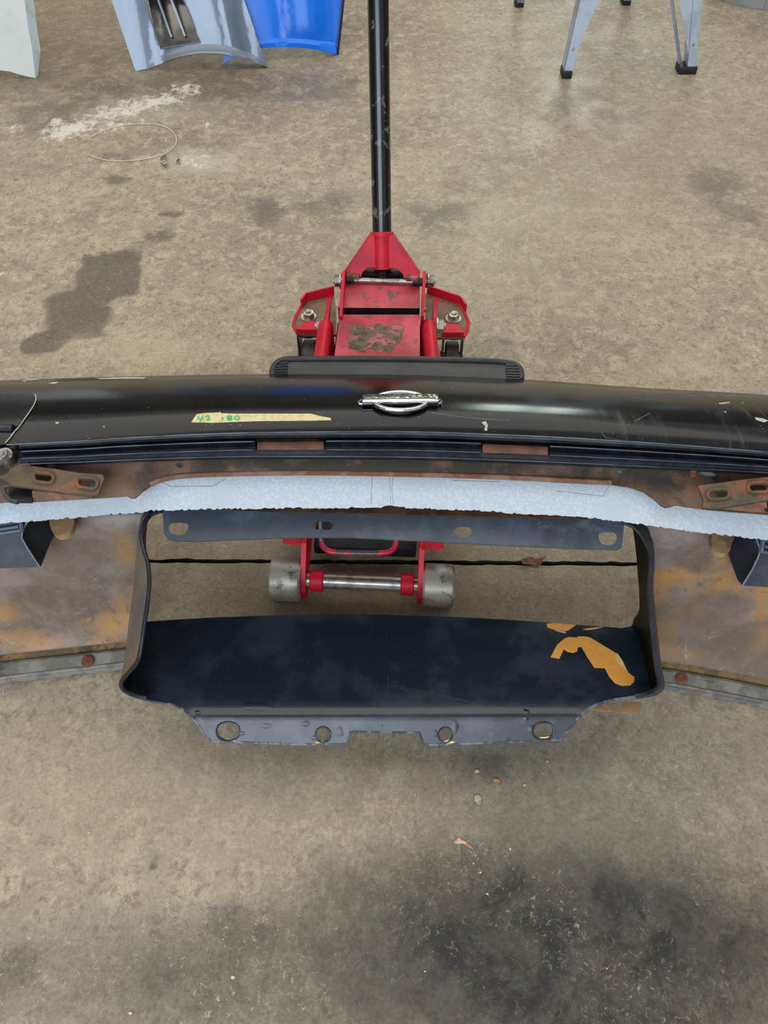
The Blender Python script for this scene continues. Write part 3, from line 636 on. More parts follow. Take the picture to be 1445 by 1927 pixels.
pan = [(272, 1170), (330, 1166), (400, 1162), (482, 1159), (560, 1157), (640, 1156), (722, 1157), (830, 1160), (900, 1163), (980, 1168), (1050, 1173), (1120, 1178), (1170, 1182), (1188, 1178), (1199, 1160), (1207, 1190), (1216, 1235), (1224, 1280), (1228, 1300),
       (1205, 1309), (1180, 1312), (1150, 1317), (1125, 1324), (1105, 1334), (1088, 1350), (1072, 1370), (1056, 1391), (1000, 1394), (900, 1398), (820, 1401), (797, 1401), (790, 1378), (722, 1377), (662, 1376), (657, 1378), (652, 1399), (640, 1400), (560, 1400), (480, 1397), (397, 1394), (384, 1382), (372, 1362), (362, 1350), (345, 1335), (325, 1325), (290, 1320), (262, 1314), (244, 1306), (236, 1296), (246, 1272), (256, 1245), (264, 1210), (270, 1185)]
PZ = [(1150, .125), (1172, .124), (1230, .136), (1290, .152), (1325, .160), (1344, .1625), (1354, .159), (1364, .153), (1400, .134)]
def ppos(x, y):
    z = lin(PZ, y)
    z += .010 * math.exp(-((x - 272) / 40) ** 2) * max(0, min(1, (1300 - y) / 60)) + .004 * math.sin(x / 130.) * math.exp(-((y - 1230) / 60.) ** 2)
    return U(x, y, z)
def hole(cx, cy, w, h): return smooth_poly([(cx - w, cy - h), (cx + w, cy - h), (cx + w, cy + h), (cx - w, cy + h)], 2)
hs = [hole(429, 1376, 19, 15.5), circ(608, 1383, 13, 13.5, 18), circ(838, 1383, 12, 13, 18), hole(1022, 1375, 17.5, 14)]
lp = child(sheet('duct_lower_panel', pan, ppos, .0035, M['black_gloss'], holes=hs, step=9, edge=7, slots=[M['flange_black']], fm=lambda p: 1 if proj(p.center)[1] > 1352 else 0, ang=50))
LT = bvh(lp)
onp = lambda o_: (lambda x, y: (hit(LT, x, y, o_)[0] or ppos(x, y)))
# worn pale edge of the lower panel
edge_l = [(244, 1306), (262, 1314), (290, 1320), (325, 1325), (345, 1335), (362, 1350), (372, 1362), (384, 1382), (397, 1394), (480, 1397), (560, 1400), (640, 1400), (652, 1399), (657, 1378), (662, 1376), (722, 1377), (790, 1378), (797, 1401), (820, 1401), (900, 1398), (1000, 1394), (1056, 1391), (1072, 1370), (1088, 1350), (1105, 1334), (1125, 1324), (1150, 1317), (1180, 1312), (1205, 1309), (1228, 1302)]
mb = MB(); mb.tube([ppos(x, y) + Vector((0, 0, -.001)) for x, y in dens(edge_l, 8, False)], .0021, 7); child(mb.build('worn_edge', simple('worn_edge', '39414d', '6b7480', .4, scale=60, lo=.5, hi=.56)))
for h in hs:
    cx = sum(p[0] for p in h) / len(h); cy = sum(p[1] for p in h) / len(h)
    mb = MB(); mb.tube([ppos(cx + (x - cx) * 1.12, cy + (y - cy) * 1.12) for x, y in h], .0016, 6, closed=True); child(mb.build('hole_bead', M['rubber']))
# orange primer showing where the black has come away
for nm, pl, mt in (('bare_patch', [(1036, 1237), (1048, 1214), (1062, 1202), (1070, 1199), (1085, 1200), (1087, 1198), (1103, 1198), (1112, 1201), (1160, 1230), (1172, 1248), (1182, 1266), (1194, 1275), (1193, 1283), (1186, 1290), (1170, 1291), (1157, 1286), (1147, 1275), (1138, 1258), (1118, 1257), (1105, 1237), (1094, 1218), (1087, 1218), (1086, 1226), (1078, 1229), (1068, 1227), (1061, 1222), (1052, 1240)], M['bare']),
                   ('bare_patch', [(1028, 1174), (1040, 1173), (1084, 1176), (1076, 1182), (1068, 1187), (1060, 1188), (1045, 1186), (1030, 1181)], M['bare']),
                   ('bare_patch', [(1096, 1184), (1120, 1181), (1136, 1180), (1120, 1184), (1104, 1186)], M['bare']),
                   ('peeled_flake', [(1158, 1230), (1162, 1231), (1172, 1246), (1179, 1262), (1172, 1256), (1162, 1247), (1157, 1241)], M['bare_pale']),
                   ('peeled_flake', [(1044, 1187), (1060, 1188), (1065, 1190), (1063, 1193), (1052, 1190)], M['chip']),
                   ('bare_patch', [(420, 1391), (444, 1391), (443, 1395), (420, 1395)], M['bare_pale']), ('bare_patch', [(592, 1397), (600, 1395), (616, 1397), (614, 1399), (596, 1399)], M['bare_pale']),
                   ('bare_patch', [(832, 1396), (846, 1391), (856, 1396), (852, 1400), (840, 1399)], M['bare_pale']), ('bare_patch', [(1010, 1388), (1034, 1386), (1034, 1389), (1012, 1390)], M['bare_pale'])):
    child(sheet(nm, pl, onp(.0006 if nm == 'bare_patch' else .0014), .0004, mt, step=8, edge=6))
# wrinkled blisters near the bolt holes
rb = random.Random(11)
for cx, cy, rx, ry in ((452, 1380, 10, 5), (372, 1342, 8, 6), (480, 1330, 26, 12), (500, 1366, 12, 7), (575, 1362, 12, 7), (640, 1378, 8, 12), (856, 1368, 8, 16), (592, 1388, 8, 6), (990, 1345, 9, 12), (1000, 1372, 8, 8), (820, 1380, 4, 8)):
    pts = [(cx + rx * math.cos(q) * rb.uniform(.6, 1.1), cy + ry * math.sin(q) * rb.uniform(.6, 1.1)) for q in [2*PI*i/9 for i in range(9)]]
    mb = MB(); mb.tube([onp(.0)(x, y) for x, y in smooth_poly(pts, 1)], .0001, 5, closed=True); child(sheet('blister', pts, (lambda cx_, cy_, rx_, ry_: (lambda x, y: onp(.0002 + .0012 * max(0, 1 - ((x - cx_) / rx_) ** 2 - ((y - cy_) / ry_) ** 2))(x, y)))(cx, cy, rx, ry), .0004, M['flange_black'] if cy > 1352 else M['black_gloss'], step=3, edge=4))
mb = MB()
mb.tube([onp(.0)(x, y) for x, y in ((731, 1270), (729, 1310), (722, 1350), (719, 1368))], .0004, 5); M['scratch_dark'] = simple('scratch_dark', '3c434c', '4a525b', .5); child(mb.build('scratch', M['scratch_dark']))
for i in range(9):
    x0 = 740 + i * 9; mb = MB(); mb.tube([onp(-.0001)(x, y) for x, y in ((x0, 1290 + i * 5), (x0 + 60, 1300 + i * 5.5), (x0 + 130, 1316 + i * 3))], .00022, 4); child(mb.build('scratch', M['scratch_dark']))
# tan tab below the right corner
tabp = [(1108, 1333), (1128, 1327), (1160, 1320), (1207, 1321), (1206, 1330), (1199, 1342), (1178, 1342), (1150, 1339), (1128, 1337)]
tb = child(sheet('mounting_tab', tabp, lambda x, y: U(x, y, .125), .003, M['tan'], holes=[circ(1163, 1328, 9, 5.5, 12)], step=9)); tb['label'] = 'tan tab with one hole'

# ---- inner skin of the bumper face, left and right, and the lower trim
def skin(zs, Lx, edge_line, name='inner_skin', topy=None):
    rws = []
    for k, z in enumerate(zs):
        rws.append([U(x, topy(x) * (1 - k / (len(zs) - 1)) + edge_line(x) * (k / (len(zs) - 1)), z) for x in Lx])
    return child(lofted(name, rws, .004, M['inner_skin'], ang=50))
zs = [.345, .335, .322, .290, .262, .234, .206, .178, .150, .122, .095, .070, .052]
Xl = [-330 + (278 + 330) * i / 40 for i in range(41)]
# right end of each left row stops at the duct wall
def wall_x(tab, y): return lin([(p[1], p[0]) for p in tab], y)
cl = lambda x: interp([(-330, 1300), (-100, 1248), (0, 1233), (120, 1220), (240, 1207), (300, 1200)], x)
tl = lambda x: interp([(-330, 985), (0, 955), (300, 945)], x)
def skin_side(side):
    rws = []
    for k, z in enumerate(zs):
        u = k / (len(zs) - 1); rw_ = []
        for i in range(41):
            s = i / 40
            if side < 0:
                xe = wall_x(Sl, tl(260) * (1 - u) + cl(240) * u); x = -330 + (xe + 2 + 330) * s
                y = tl(x) * (1 - u) + cl(x) * u
            else:
                xe = wall_x(Sr, tr(1230) * (1 - u) + cr(1235) * u); x = xe - 2 + (1720 - xe) * s
                y = tr(x) * (1 - u) + cr(x) * u
            rw_.append(U(x, y, z))
        rws.append(rw_)
    return child(lofted('inner_skin', rws, .004, M['inner_skin'], ang=50))
cr = lambda x: interp([(1180, 1236), (1240, 1244), (1330, 1258), (1445, 1279), (1540, 1300), (1720, 1350)], x)
tr = lambda x: interp([(1180, 960), (1300, 972), (1445, 985), (1720, 1030)], x)
sl_ = skin_side(-1); sl_['label'] = 'bare inner face of the bumper cover left of the intake'
sr_ = skin_side(1); sr_['label'] = 'bare inner face of the bumper cover right of the intake'
def trimrows(xa, xb, rel, mat, nm, th=.003, ang=40, cf=None):
    X = [xa + (xb - xa) * i / 30 for i in range(31)]
    return child(lofted(nm, [[U(x, cf(x) + dy * (1 + .18 * abs(x - 722) / 700 - .18), z) for x in X] for dy, z in rel], th, mat, ang=ang))
for xa, xb, cf in ((-330, 238, cl), (1241, 1720, cr)):
    gs = simple('gutter', '7b6238', '5f4c30', .7, scale=30, c3='3f3526', s3=20)
    trimrows(xa, xb, [(-1, .053), (4, .046), (14, .040)], gs, 'trim_gutter', cf=cf)
    tr_ = trimrows(xa, xb, [(13, .041), (14, .0455), (18, .046), (36, .036), (39, .033), (40, .026)], M['rubber_grey'], 'lower_trim_band', cf=cf)
    lq = trimrows(xa, xb, [(39, .029), (41, .030), (46, .022), (48, .0225), (53, .012), (55, .004), (55.5, .0005)], simple('lip_pale', '97928a', '7f766e', .45, scale=25, c3='6f7378', s3=20), 'lower_lip', cf=cf)
for px, py in ((165, 1245), (1282, 1278)):
    p = U(px, py, .044); mb = MB(); mb.rev(p, (0, -.35, 1), [(0, 0), (0, .0115), (.002, .0115), (.0045, .008), (.005, 0)], 20); mb.box(p + Vector((0, -.002, .0048)), (.012, .002, .001))
    s = child(mb.build('trim_screw', M['rust_screw'])); s['label'] = 'rusty round screw head'

# ---- lamp housings behind the face and their tan sockets
def housing(face, dark, ribs, sock, zf=(.375, .315), y0=985, y1=1072):
    zz = lambda y: zf[0] + (zf[1] - zf[0]) * (y - y0) / (y1 - y0)
    h = child(sheet('lamp_housing', face, lambda x, y: U(x, y, zz(y)), .004, M['box_plastic'], step=12))
    sheet('housing_side', dark, lambda x, y: U(x, y, zz(y) - .004 - .0006 * abs(x - (face[2][0]))), .003, M['box_dark'], h, step=12)  # darker copy of housing plastic; side face shade put into the colour
    for r_ in ribs:
        mb = MB(); mb.tube([U(x, y, zz(y) + .004) for x, y in r_], .0035, 6); mb.build('housing_rib', M['box_rib'], h)
    mb = MB(); mb.tube([U(x, y, zz(y) + .001) for x, y in [face[i] for i in (0, 1, 2, 3, 4)]], .0014, 6); mb.build('housing_highlight', simple('housing_glint', '6f7d88', '59646e', .4), h)  # edge highlight painted as a pale tube
    s = child(sheet('lamp_socket', sock, lambda x, y: U(x, y, .352), .012, M['tan'], step=9)); return h
h1 = housing([(53, 980), (42, 998), (41, 1012), (52, 1032), (75, 1067), (-120, 1074), (-120, 990)], [(53, 978), (110, 972), (105, 990), (105, 1003), (96, 1018), (78, 1064), (75, 1067), (52, 1032), (41, 1012), (42, 998)],
             [((-110, 1012), (0, 1004), (39, 998)), ((39, 984), (42, 999)), ((-110, 1002), (0, 996), (36, 991))], smooth_poly([(92, 970), (138, 966), (140, 985), (134, 1000), (120, 1008), (103, 1008), (94, 992)], 1))
h1['label'] = 'black lamp housing at the left'
h2 = housing([(1422, 1012), (1429, 1030), (1428, 1045), (1415, 1072), (1397, 1102), (1560, 1112), (1560, 1020)], [(1378, 1005), (1422, 1012), (1429, 1030), (1428, 1045), (1415, 1072), (1397, 1102), (1388, 1092), (1372, 1048), (1366, 1030)],
             [((1432, 1038), (1450, 1041), (1540, 1046)), ((1436, 1012), (1432, 1040)), ((1438, 1028), (1540, 1036))], smooth_poly([(1340, 996), (1386, 1002), (1378, 1020), (1372, 1042), (1350, 1040), (1338, 1024)], 1), y0=1010, y1=1105)
h2['label'] = 'black lamp housing at the right'

# ---- number plate holder in front of the nose
zp = .402
ho = smooth_poly([(518, 686), (530, 676), (560, 674), (900, 677), (960, 681), (978, 688), (983, 700), (983, 726), (975, 742), (512, 738), (508, 700)], 1)
hp = child(sheet('number_plate_holder', ho, lambda x, y: U(x, y, zp), .012, M['dark_plastic'], step=16, ang=40)); hp['label'] = 'black plastic number plate holder with ribbed ends'
mb = MB(); rim = [(512, 712), (512, 697), (517, 686), (527, 678), (545, 675), (722, 675), (900, 678), (955, 681), (973, 687), (981, 698), (981, 716)]
mb.tube([U(x, y, zp + .001) for x, y in dens(smooth_poly(rim, 2, False), 12, False)], .0055, 10); mb.build('holder_rim', M['dark_plastic'], hp)
ip = smooth_poly([(540, 722), (541, 700), (546, 690), (560, 685), (930, 690), (946, 696), (953, 706), (953, 724)], 1)
sheet('holder_panel', ip, lambda x, y: U(x, y, zp + .005), .006, M['vent_plastic'], hp, step=16)
for side in (0, 1):
    for i in range(6):
        y = 684 + i * 5.2
        a_, b_ = ((515 + max(0, 2 - i) * 5, 541) if side == 0 else (952, 979 - max(0, 2 - i) * 5)); yy = y + (3 if side else 0)
        mb = MB(); mb.tube([U(a_, yy, zp + .003), U(b_, yy - 2 + side * 3, zp + .003)], .0022, 6); mb.build('holder_rib', M['dark_plastic'], hp)
# carry the holder with a bracket to the nose
p0 = U(745, 735, zp); mb = MB(); mb.box((p0.x, p0.y - .012, .385), (.30, .06, .012), bev=.002); mb.build('holder_bracket', M['dark_plastic'], hp)

# ---- chrome badge: oval ring, name bar with letters (upside down from here)
c0, n0 = hit(NT_, 753, 762); ex = Vector((1, .02, 0)); ex = (ex - n0 * ex.dot(n0)).normalized(); ey = n0.cross(ex)
badge = child(empty('chrome_badge')); badge['label'] = 'chrome oval badge with name bar'
def bl(x, y, z=0): return c0 + ex * x + ey * y + n0 * z
sc_ = (U(825, 762, .5) - U(680, 762, .5)).length / 145.
mb = MB(); N = 56
mb.tube([bl(49 * sc_ * math.cos(q), 30 * sc_ * math.sin(q) , .006) for q in [2*PI*i/N for i in range(N)]], .0052, 12, closed=True, sq=(1, .8))
mb.build('badge_ring', M['chrome'], badge)
mb = MB(); R_ = Matrix((ex, ey, n0)).transposed()
mb.box(bl(0, 2 * sc_, .008), (143 * sc_, 23 * sc_, .009), R_, bev=.002); mb.build('name_bar', M['chrome'], badge)
mb = MB(); mb.box(bl(0, 6 * sc_, .0131), (134 * sc_, 14 * sc_, .0012), R_, bev=.0004); mb.build('name_field', M['chrome_dark'], badge)
for sx in (-1, 1):
    mb = MB(); mb.tube([bl(sx * 70 * sc_, -3 * sc_, .003), bl(sx * 76 * sc_, -1 * sc_, .003), bl(sx * 77.5 * sc_, 5 * sc_, .003), bl(sx * 75 * sc_, 10 * sc_, .003), bl(sx * 70 * sc_, 12 * sc_, .003)], .0022, 8); mb.build('bar_end', M['chrome'], badge)
fc = bpy.data.curves.new('lettering', 'FONT'); fc.body = 'NISSAN'; fc.align_x = 'CENTER'; fc.align_y = 'CENTER'; fc.size = 19 * sc_; fc.extrude = .0006; fc.space_character = 1.25
tmp = bpy.data.objects.new('tmp', fc); col.objects.link(tmp); bpy.context.view_layer.update()
me = bpy.data.meshes.new_from_object(tmp.evaluated_get(bpy.context.evaluated_depsgraph_get())); bpy.data.objects.remove(tmp)
xs_ = [v.co.x for v in me.vertices]; k = 122 * sc_ / (max(xs_) - min(xs_))
me.transform(Matrix.Translation(bl(0, 6 * sc_, .0142)) @ R_.to_4x4() @ Matrix.Rotation(PI, 4, 'Z') @ Matrix.Diagonal((k, .95, 1, 1)))
me.materials.append(M['chrome']); lo = bpy.data.objects.new('badge_lettering', me); col.objects.link(lo); lo.parent = badge

# ---- strip of masking tape with green handwriting
tp = [(360, 795), (370, 780), (385, 778), (412, 777), (414, 775), (416, 778), (440, 779), (575, 779), (585, 779), (605, 784), (622, 787), (623, 791), (590, 792), (480, 793), (400, 796)]
tape = child(sheet('masking_tape', tp, on_nose(.0007), .0005, M['paper'], step=12)); tape['label'] = 'beige masking tape with green handwriting'
def stroke(pts): 
    mb = MB(); mb.tube([hit(NT_, x, y, .0012)[0] for x, y in smooth_poly(pts, 2, False)], .0014, 6, sq=(1, .4)); return mb.build('green_writing', M['green_ink'], tape)
for s_ in ([(374, 784), (371, 790), (384, 789)], [(381, 783), (380, 788), (376, 794)], [(387, 786), (392, 783), (394, 786), (388, 792), (396, 791)],
           [(418, 786), (419, 789), (419, 792)], [(436, 785), (430, 784), (426, 787), (436, 789), (437, 791), (430, 792), (427, 790), (435, 787), (437, 785)],
           [(446, 784), (441, 786), (442, 790), (449, 790), (451, 786), (446, 784)]): stroke(s_)

# everything under badge was built in world space
def fix(o):
    for c_ in o.children: pass

# ============================================================ trolley jack
jf = (U(541, 1094, .045) + U(822, 1098, .045)) / 2; jr = (U(581, 597, .13) + U(853, 600, .13)) / 2
yaw = math.atan2(jr.y - jf.y, jr.x - jf.x) - PI / 2
JK = empty('trolley_jack', (jf.x, jf.y, 0), yaw)
tag(JK, 'red trolley jack with long black handle standing on the concrete beneath the bumper', 'trolley jack')
JI = (Matrix.Translation((jf.x, jf.y, 0)) @ Matrix.Rotation(yaw, 4, 'Z')).inverted()
def J(px, py, z): return JI @ U(px, py, z)
wr = .045; hw = (J(852, 1098, .045).x - J(510, 1094, .045).x) / 2
# front wheels and axle
for s in (-1, 1):
    mb = MB(); x0, x1 = s * hw, s * (hw - .062)
    d = Vector((1 if x1 > x0 else -1, 0, 0)); L = abs(x1 - x0)
    mb.rev((x0, 0, wr), d, [(.006, 0), (.006, wr * .62), (0, wr * .66), (0, wr * .93), (.004, wr), (L - .004, wr), (L, wr * .93), (L, 0)], 48)
    w = mb.build('front_wheel', M['wheel'], JK); w['label'] = 'worn grey steel front wheel'
    mb = MB(); mb.cyl((s * .105, 0, wr), (s * .078, 0, wr), .0225, 24, bev=.002); mb.build('axle_collar', M['red'], JK)
mb = MB(); mb.cyl((-hw + .012, 0, wr), (hw - .012, 0, wr), .0160, 28); mb.build('front_axle', M['axle'], JK)
# side plates: tall plate with outward top flange, rear wing
pl_y = [(-.030, .022), (-.014, .012), (.03, .030), (.10, .045), (.40, .045), (.66, .060), (.80, .075), (.80, .13), (.70, .135), (.45, .125), (.14, .120), (.042, .116), (.030, .105), (-.010, .075), (-.030, .045)]
def plate(s):
    xin = lambda y: s * (.1125 + .018 * max(0, min(1, (y - .1) / .6)))
    n = len(pl_y); V = []
    for y, z in pl_y: V.append((xin(y), y, z))
    for y, z in pl_y: V.append((xin(y) + s * .010, y, z))
    f = [tuple(range(n)), tuple(range(2*n - 1, n - 1, -1))] + [(i, i + n, (i+1) % n + n, (i+1) % n) for i in range(n)]
    o = mk('side_plate', V, f, M['red'], JK, ang=30)
    # turned-out flange at the front
    R = []
    for a_, z_ in ((0, .100), (.003, .112), (.012, .117), (.045, .117)):
        R.append([(xin(y) + s * (.003 + a_ * (.85 if y < .042 else 1)), y, z_) for y in (.040, .045, .10, .16, .24)])
    V, f = loft(R); V, f = solid(V, f, .004); mk('front_flange', V, f, M['red'], o, ang=50)
    mb = MB(); mb.box((s * .150, .20, .06), (.006, .012, .11)); mb.build('flange_brace', M['red'], o)
    return o
for s in (-1, 1): plate(s)
# crossbar and bail
q = J(605, 1030, .105)
bp_ = [(603, 960), (603, 1000), (604, 1018), (608, 1030), (622, 1039), (650, 1040), (722, 1041), (738, 1036), (745, 1024), (746, 1005), (746, 960)]
mb = MB(); mb.tube([J(x, y, .10 + .05 * max(0, (1020 - y) / 60)) for x, y in smooth_poly(bp_, 2, False)], .0058, 12); mb.build('carry_bail', simple('red_chip', 'c8283a', '4f464a', .3, scale=45, lo=.5, hi=.53), JK)
mb = MB(); mb.box((0, .24, .07), (.22, .10, .07), bev=.004); mb.build('cross_member', M['red'], JK)
mb = MB(); mb.box((0, .155, .035), (.215, .15, .03), bev=.003); mb.build('body_shade_box', M['box_dark'], JK)  # dark box for hidden jack body and painted shadow between the plates
# lift arm (two cheeks), saddle
for s in (-1, 1):
    mb = MB(); mb.prism([(s * .055, .52, .10), (s * .055, .56, .17), (s * .05, .18, .335), (s * .05, .10, .335), (s * .05, .09, .30)], (s * .007, 0, 0)); mb.build('lift_arm', M['red'], JK)
mb = MB(); mb.rev((0, .14, .305), (0, 0, 1), [(0, 0), (0, .03), (.02, .035), (.022, .055), (.040, .055), (.040, .045), (.030, .042), (.030, 0)], 32); mb.build('saddle', M['steel'], JK)
mb = MB(); mb.cyl((-.055, .14, .315), (.055, .14, .315), .009, 16); mb.build('saddle_pin', M['steel'], JK)
# rounded arm cheeks seen either side of the covers
def arm(pa, pb, nm='arm_cheek'):
    A, B = J(*pa), J(*pb); w_ = .0165
    mb = MB(); d = (B - A); side = Vector((1, 0, 0)); pr = []
    V = []; sect = [(-w_, -.10), (-w_, -.006), (-w_ * .6, .004), (0, .008), (w_ * .6, .004), (w_, -.006), (w_, -.10)]
    R = []
    for k_ in (0, .03, .08, 1):
        c_ = A + d * k_; dz = -.012 if k_ == 0 else (-.003 if k_ == .03 else 0)
        R.append([c_ + Vector((x, 0, min(z + dz, z) if z > -.05 else z)) for x, z in sect])
    V, f = loft(R); f.append(tuple(range(6, -1, -1))); f.append(tuple(range(len(V) - 7, len(V)))); 
    return mk(nm, V, f, M['red'], JK, ang=50)
arm((613, 598, .19), (590, 760, .215)); arm((806, 598, .19), (822, 760, .215))
# cover plates
def cover(nm, quad, mat, th=.005):
    P = [J(*q_) for q_ in quad]; R = [[P[0].lerp(P[1], i / 12) for i in range(13)], [P[3].lerp(P[2], i / 12) for i in range(13)]]
    rows = [[(Vector(a_).lerp(Vector(b_), k_ / 8)) for a_, b_ in zip(R[0], R[1])] for k_ in range(9)]
    V, f = loft(rows); a_ = V[0]; nn = (V[14] - V[0]).cross(V[13] - V[1])
    if nn.z < 0: f = [tuple(reversed(x)) for x in f]
    V, f = solid(V, f, th); return mk(nm, V, f, mat, JK, ang=40), P
cv1, P1 = cover('rear_cover_plate', [(645, 531, .215), (790, 531, .215), (790, 580, .205), (636, 579, .205)], M['red_worn'])
cv2, P2 = cover('front_cover_plate', [(639, 592, .200), (790, 592, .200), (790, 760, .215), (618, 760, .215)], M['red_worn'])
cv1['label'] = 'scuffed red rear cover plate'; cv2['label'] = 'scuffed red cover plate with torn sticker remains'
# front faces of the covers
mb = MB(); mb.prism([P1[3], P1[2], P1[2] + Vector((0, 0, -.05)), P1[3] + Vector((0, 0, -.05))], (0, .004, 0)); mb.build('cover_front', M['box_dark'], JK)
# grime patch: remains of a label
gp = [(655, 612), (668, 610), (684, 612), (690, 616), (700, 610), (715, 609), (722, 613), (740, 612), (758, 612), (760, 620), (757, 632), (752, 645), (744, 648), (735, 664), (722, 660), (712, 664), (700, 656), (690, 655), (688, 663), (676, 662), (670, 657), (656, 656), (655, 640), (659, 625)]
CPn = (P2[1] - P2[0]).cross(P2[3] - P2[0]).normalized(); CPn = CPn if CPn.z > 0 else -CPn
M4 = JI.inverted(); pw = M4 @ P2[0]; nw = M4.to_3x3() @ CPn
def oncov(x, y): return JI @ (onplane(x, y, pw + nw * .0006, nw))
v_, f_ = tri(gp, (), 7, 5); Pv = [oncov(*p) for p in v_]
if (Pv[f_[0][1]] - Pv[f_[0][0]]).cross(Pv[f_[0][2]] - Pv[f_[0][0]]).z < 0: f_ = [tuple(reversed(q_)) for q_ in f_]
V, f = solid(Pv, f_, .0005); mk('label_residue', V, f, M['grime'], cv2)
# thin side cheeks of the pump unit with pivot nuts
for s, (a_, b_) in ((-1, ((650, 506), (632, 592))), (1, ((796, 506), (799, 592)))):
    A = J(a_[0], a_[1], .255); B = J(b_[0], b_[1], .205)
    mb = MB(); mb.prism([(A.x, A.y + .012, A.z - .015), (A.x, A.y - .008, A.z), (A.x, A.y - .03, A.z - .006), (A.x, B.y - .01, B.z + .004), (A.x, B.y - .01, .10), (A.x, A.y + .06, .10), (A.x, A.y + .035, .19)], (s * .007, 0, 0))
    mb.build('pump_cheek', M['red'], JK, ang=30)
    nx = A.x + s * .007; c_ = J(628 if s < 0 else 812, 527, .215)
    mb = MB(); mb.rev((nx, c_.y, .213), (s, 0, 0), [(0, 0), (0, .017), (.006, .017), (.006, 0)], 24); mb.build('pivot_washer', M['wing_grime'], JK)
    mb = MB(); mb.hexbolt((nx + s * .006, c_.y, .213), (s, 0, 0), .0145, .016); mb.build('pivot_nut', M['steel'], JK)
    mb = MB(); mb.rev((nx, B.y + .03, .195), (s, 0, 0), [(0, 0), (0, .006), (.004, .005), (.005, 0)], 14); mb.build('rivet', M['steel'], JK)
# cross shaft with black bushes
A = J(640, 528, .222); B = J(803, 529, .222); Y_ = (A.y + B.y) / 2
mb = MB(); mb.cyl((A.x, Y_, .222), (B.x, Y_, .222), .0065, 20); mb.build('cross_shaft', M['steel'], JK)
for x0, x1 in ((A.x + .004, A.x + .034), (B.x - .034, B.x - .004)):
    mb = MB(); mb.cyl((x0, Y_, .222), (x1, Y_, .222), .0098, 20, bev=.001); mb.build('shaft_bush', M['foot'], JK)
# handle socket yoke: follows the lean of the handle
b0 = J(717, 512, .235); t0 = J(717, 441, .33)
dirh = (J(712, 0, .69) - J(717, 441, .315)).normalized()
w0 = (J(790, 520, .232).x - J(650, 520, .232).x) / 2; w1 = (J(741, 441, .315).x - J(699, 441, .315).x) / 2
def yoke():
    cxb = (J(790, 520, .232).x + J(650, 520, .232).x) / 2
    A = Vector((cxb, J(717, 522, .232).y, .232)); Tt = J(718, 441, .315); ax = (Tt - A); 
    nrm = Vector((1, 0, 0)).cross(ax).normalized(); nrm = nrm if nrm.y < 0 else -nrm
    L = ax.length; a_ = ax.normalized()
    pts = [(-w0, 0), (-w0, .012), (-w1, L), (w1, L), (w0, .012), (w0, 0), (w0 * .58, 0), (w0 * .54, .010), (w0 * .40, .022), (-w0 * .40, .022), (-w0 * .54, .010), (-w0 * .58, 0)]
    P = [A + Vector((1, 0, 0)) * x + a_ * y for x, y in pts]
    n = len(P); mb = MB(); th = -nrm * .034
    # front face as two legs plus a top
    def poly(idx): return [P[i] for i in idx]
    mb.prism(poly([0, 1, 10, 11]), -nrm * .006); mb.prism(poly([6, 7, 4, 5]), -nrm * .006); mb.prism(poly([1, 2, 3, 4, 7, 8, 9, 10]), -nrm * .006)
    o = mb.build('handle_socket', M['red'], JK, ang=30)
    for i, j in ((1, 2), (3, 4)):
        m2 = MB(); d_ = (P[j] - P[i]).normalized(); sd = Vector((-1 if i == 1 else 1, 0, 0)) * .003
        m2.prism([P[i] + nrm * .004, P[j] + nrm * .004, P[j] - nrm * .04, P[i] - nrm * .04], sd); m2.build('socket_cheek', M['red'], o)
    m2 = MB(); m2.cyl(A + a_ * .018 - nrm * .019, Tt - nrm * .019 + a_ * .004, .0256, 28); m2.build('socket_tube', M['red'], o)
    m2 = MB(); R = []
    m2.rev(Tt - nrm * .019 - a_ * .004, a_, [(0, .0235), (0, .0285), (.007, .0285), (.009, .0265), (.009, .0232)], 28); m2.build('socket_collar', M['red'], o)
    m2 = MB(); m2.box(A + Vector((0, .055, -.05)), (w0 * 1.5, .07, .09), bev=.004); m2.cyl(A + Vector((0, .012, -.02)), A + Vector((0, .012, .012)), .011, 20); m2.build('pump_body', M['caster_black'], JK)
    for sx in (-1, 1):
        m2 = MB(); m2.box(A + Vector((sx * w0 * .80, -.004, .003)), (w0 * .34, .012, .012), bev=.002); m2.build('shaft_clamp', M['grime'], JK)
    return Tt - nrm * .019
Th = yoke()
top = J(710.5, -60, .75); hd = (J(711.5, 0, .72) - Th); 
mb = MB(); endp = Th + hd * 1.32; mb.cyl(Th - hd.normalized() * .03  , endp, .0225, 40, bev=.002); hh = mb.build('handle', M['handle'], JK, ang=30); hh['label'] = 'long black handle tube with scraped paint'
mb = MB(); mb.cyl(endp - hd.normalized() * .002, endp + hd.normalized() * .12, .023, 28, bev=.004); mb.build('handle_grip', M['foot'], JK)
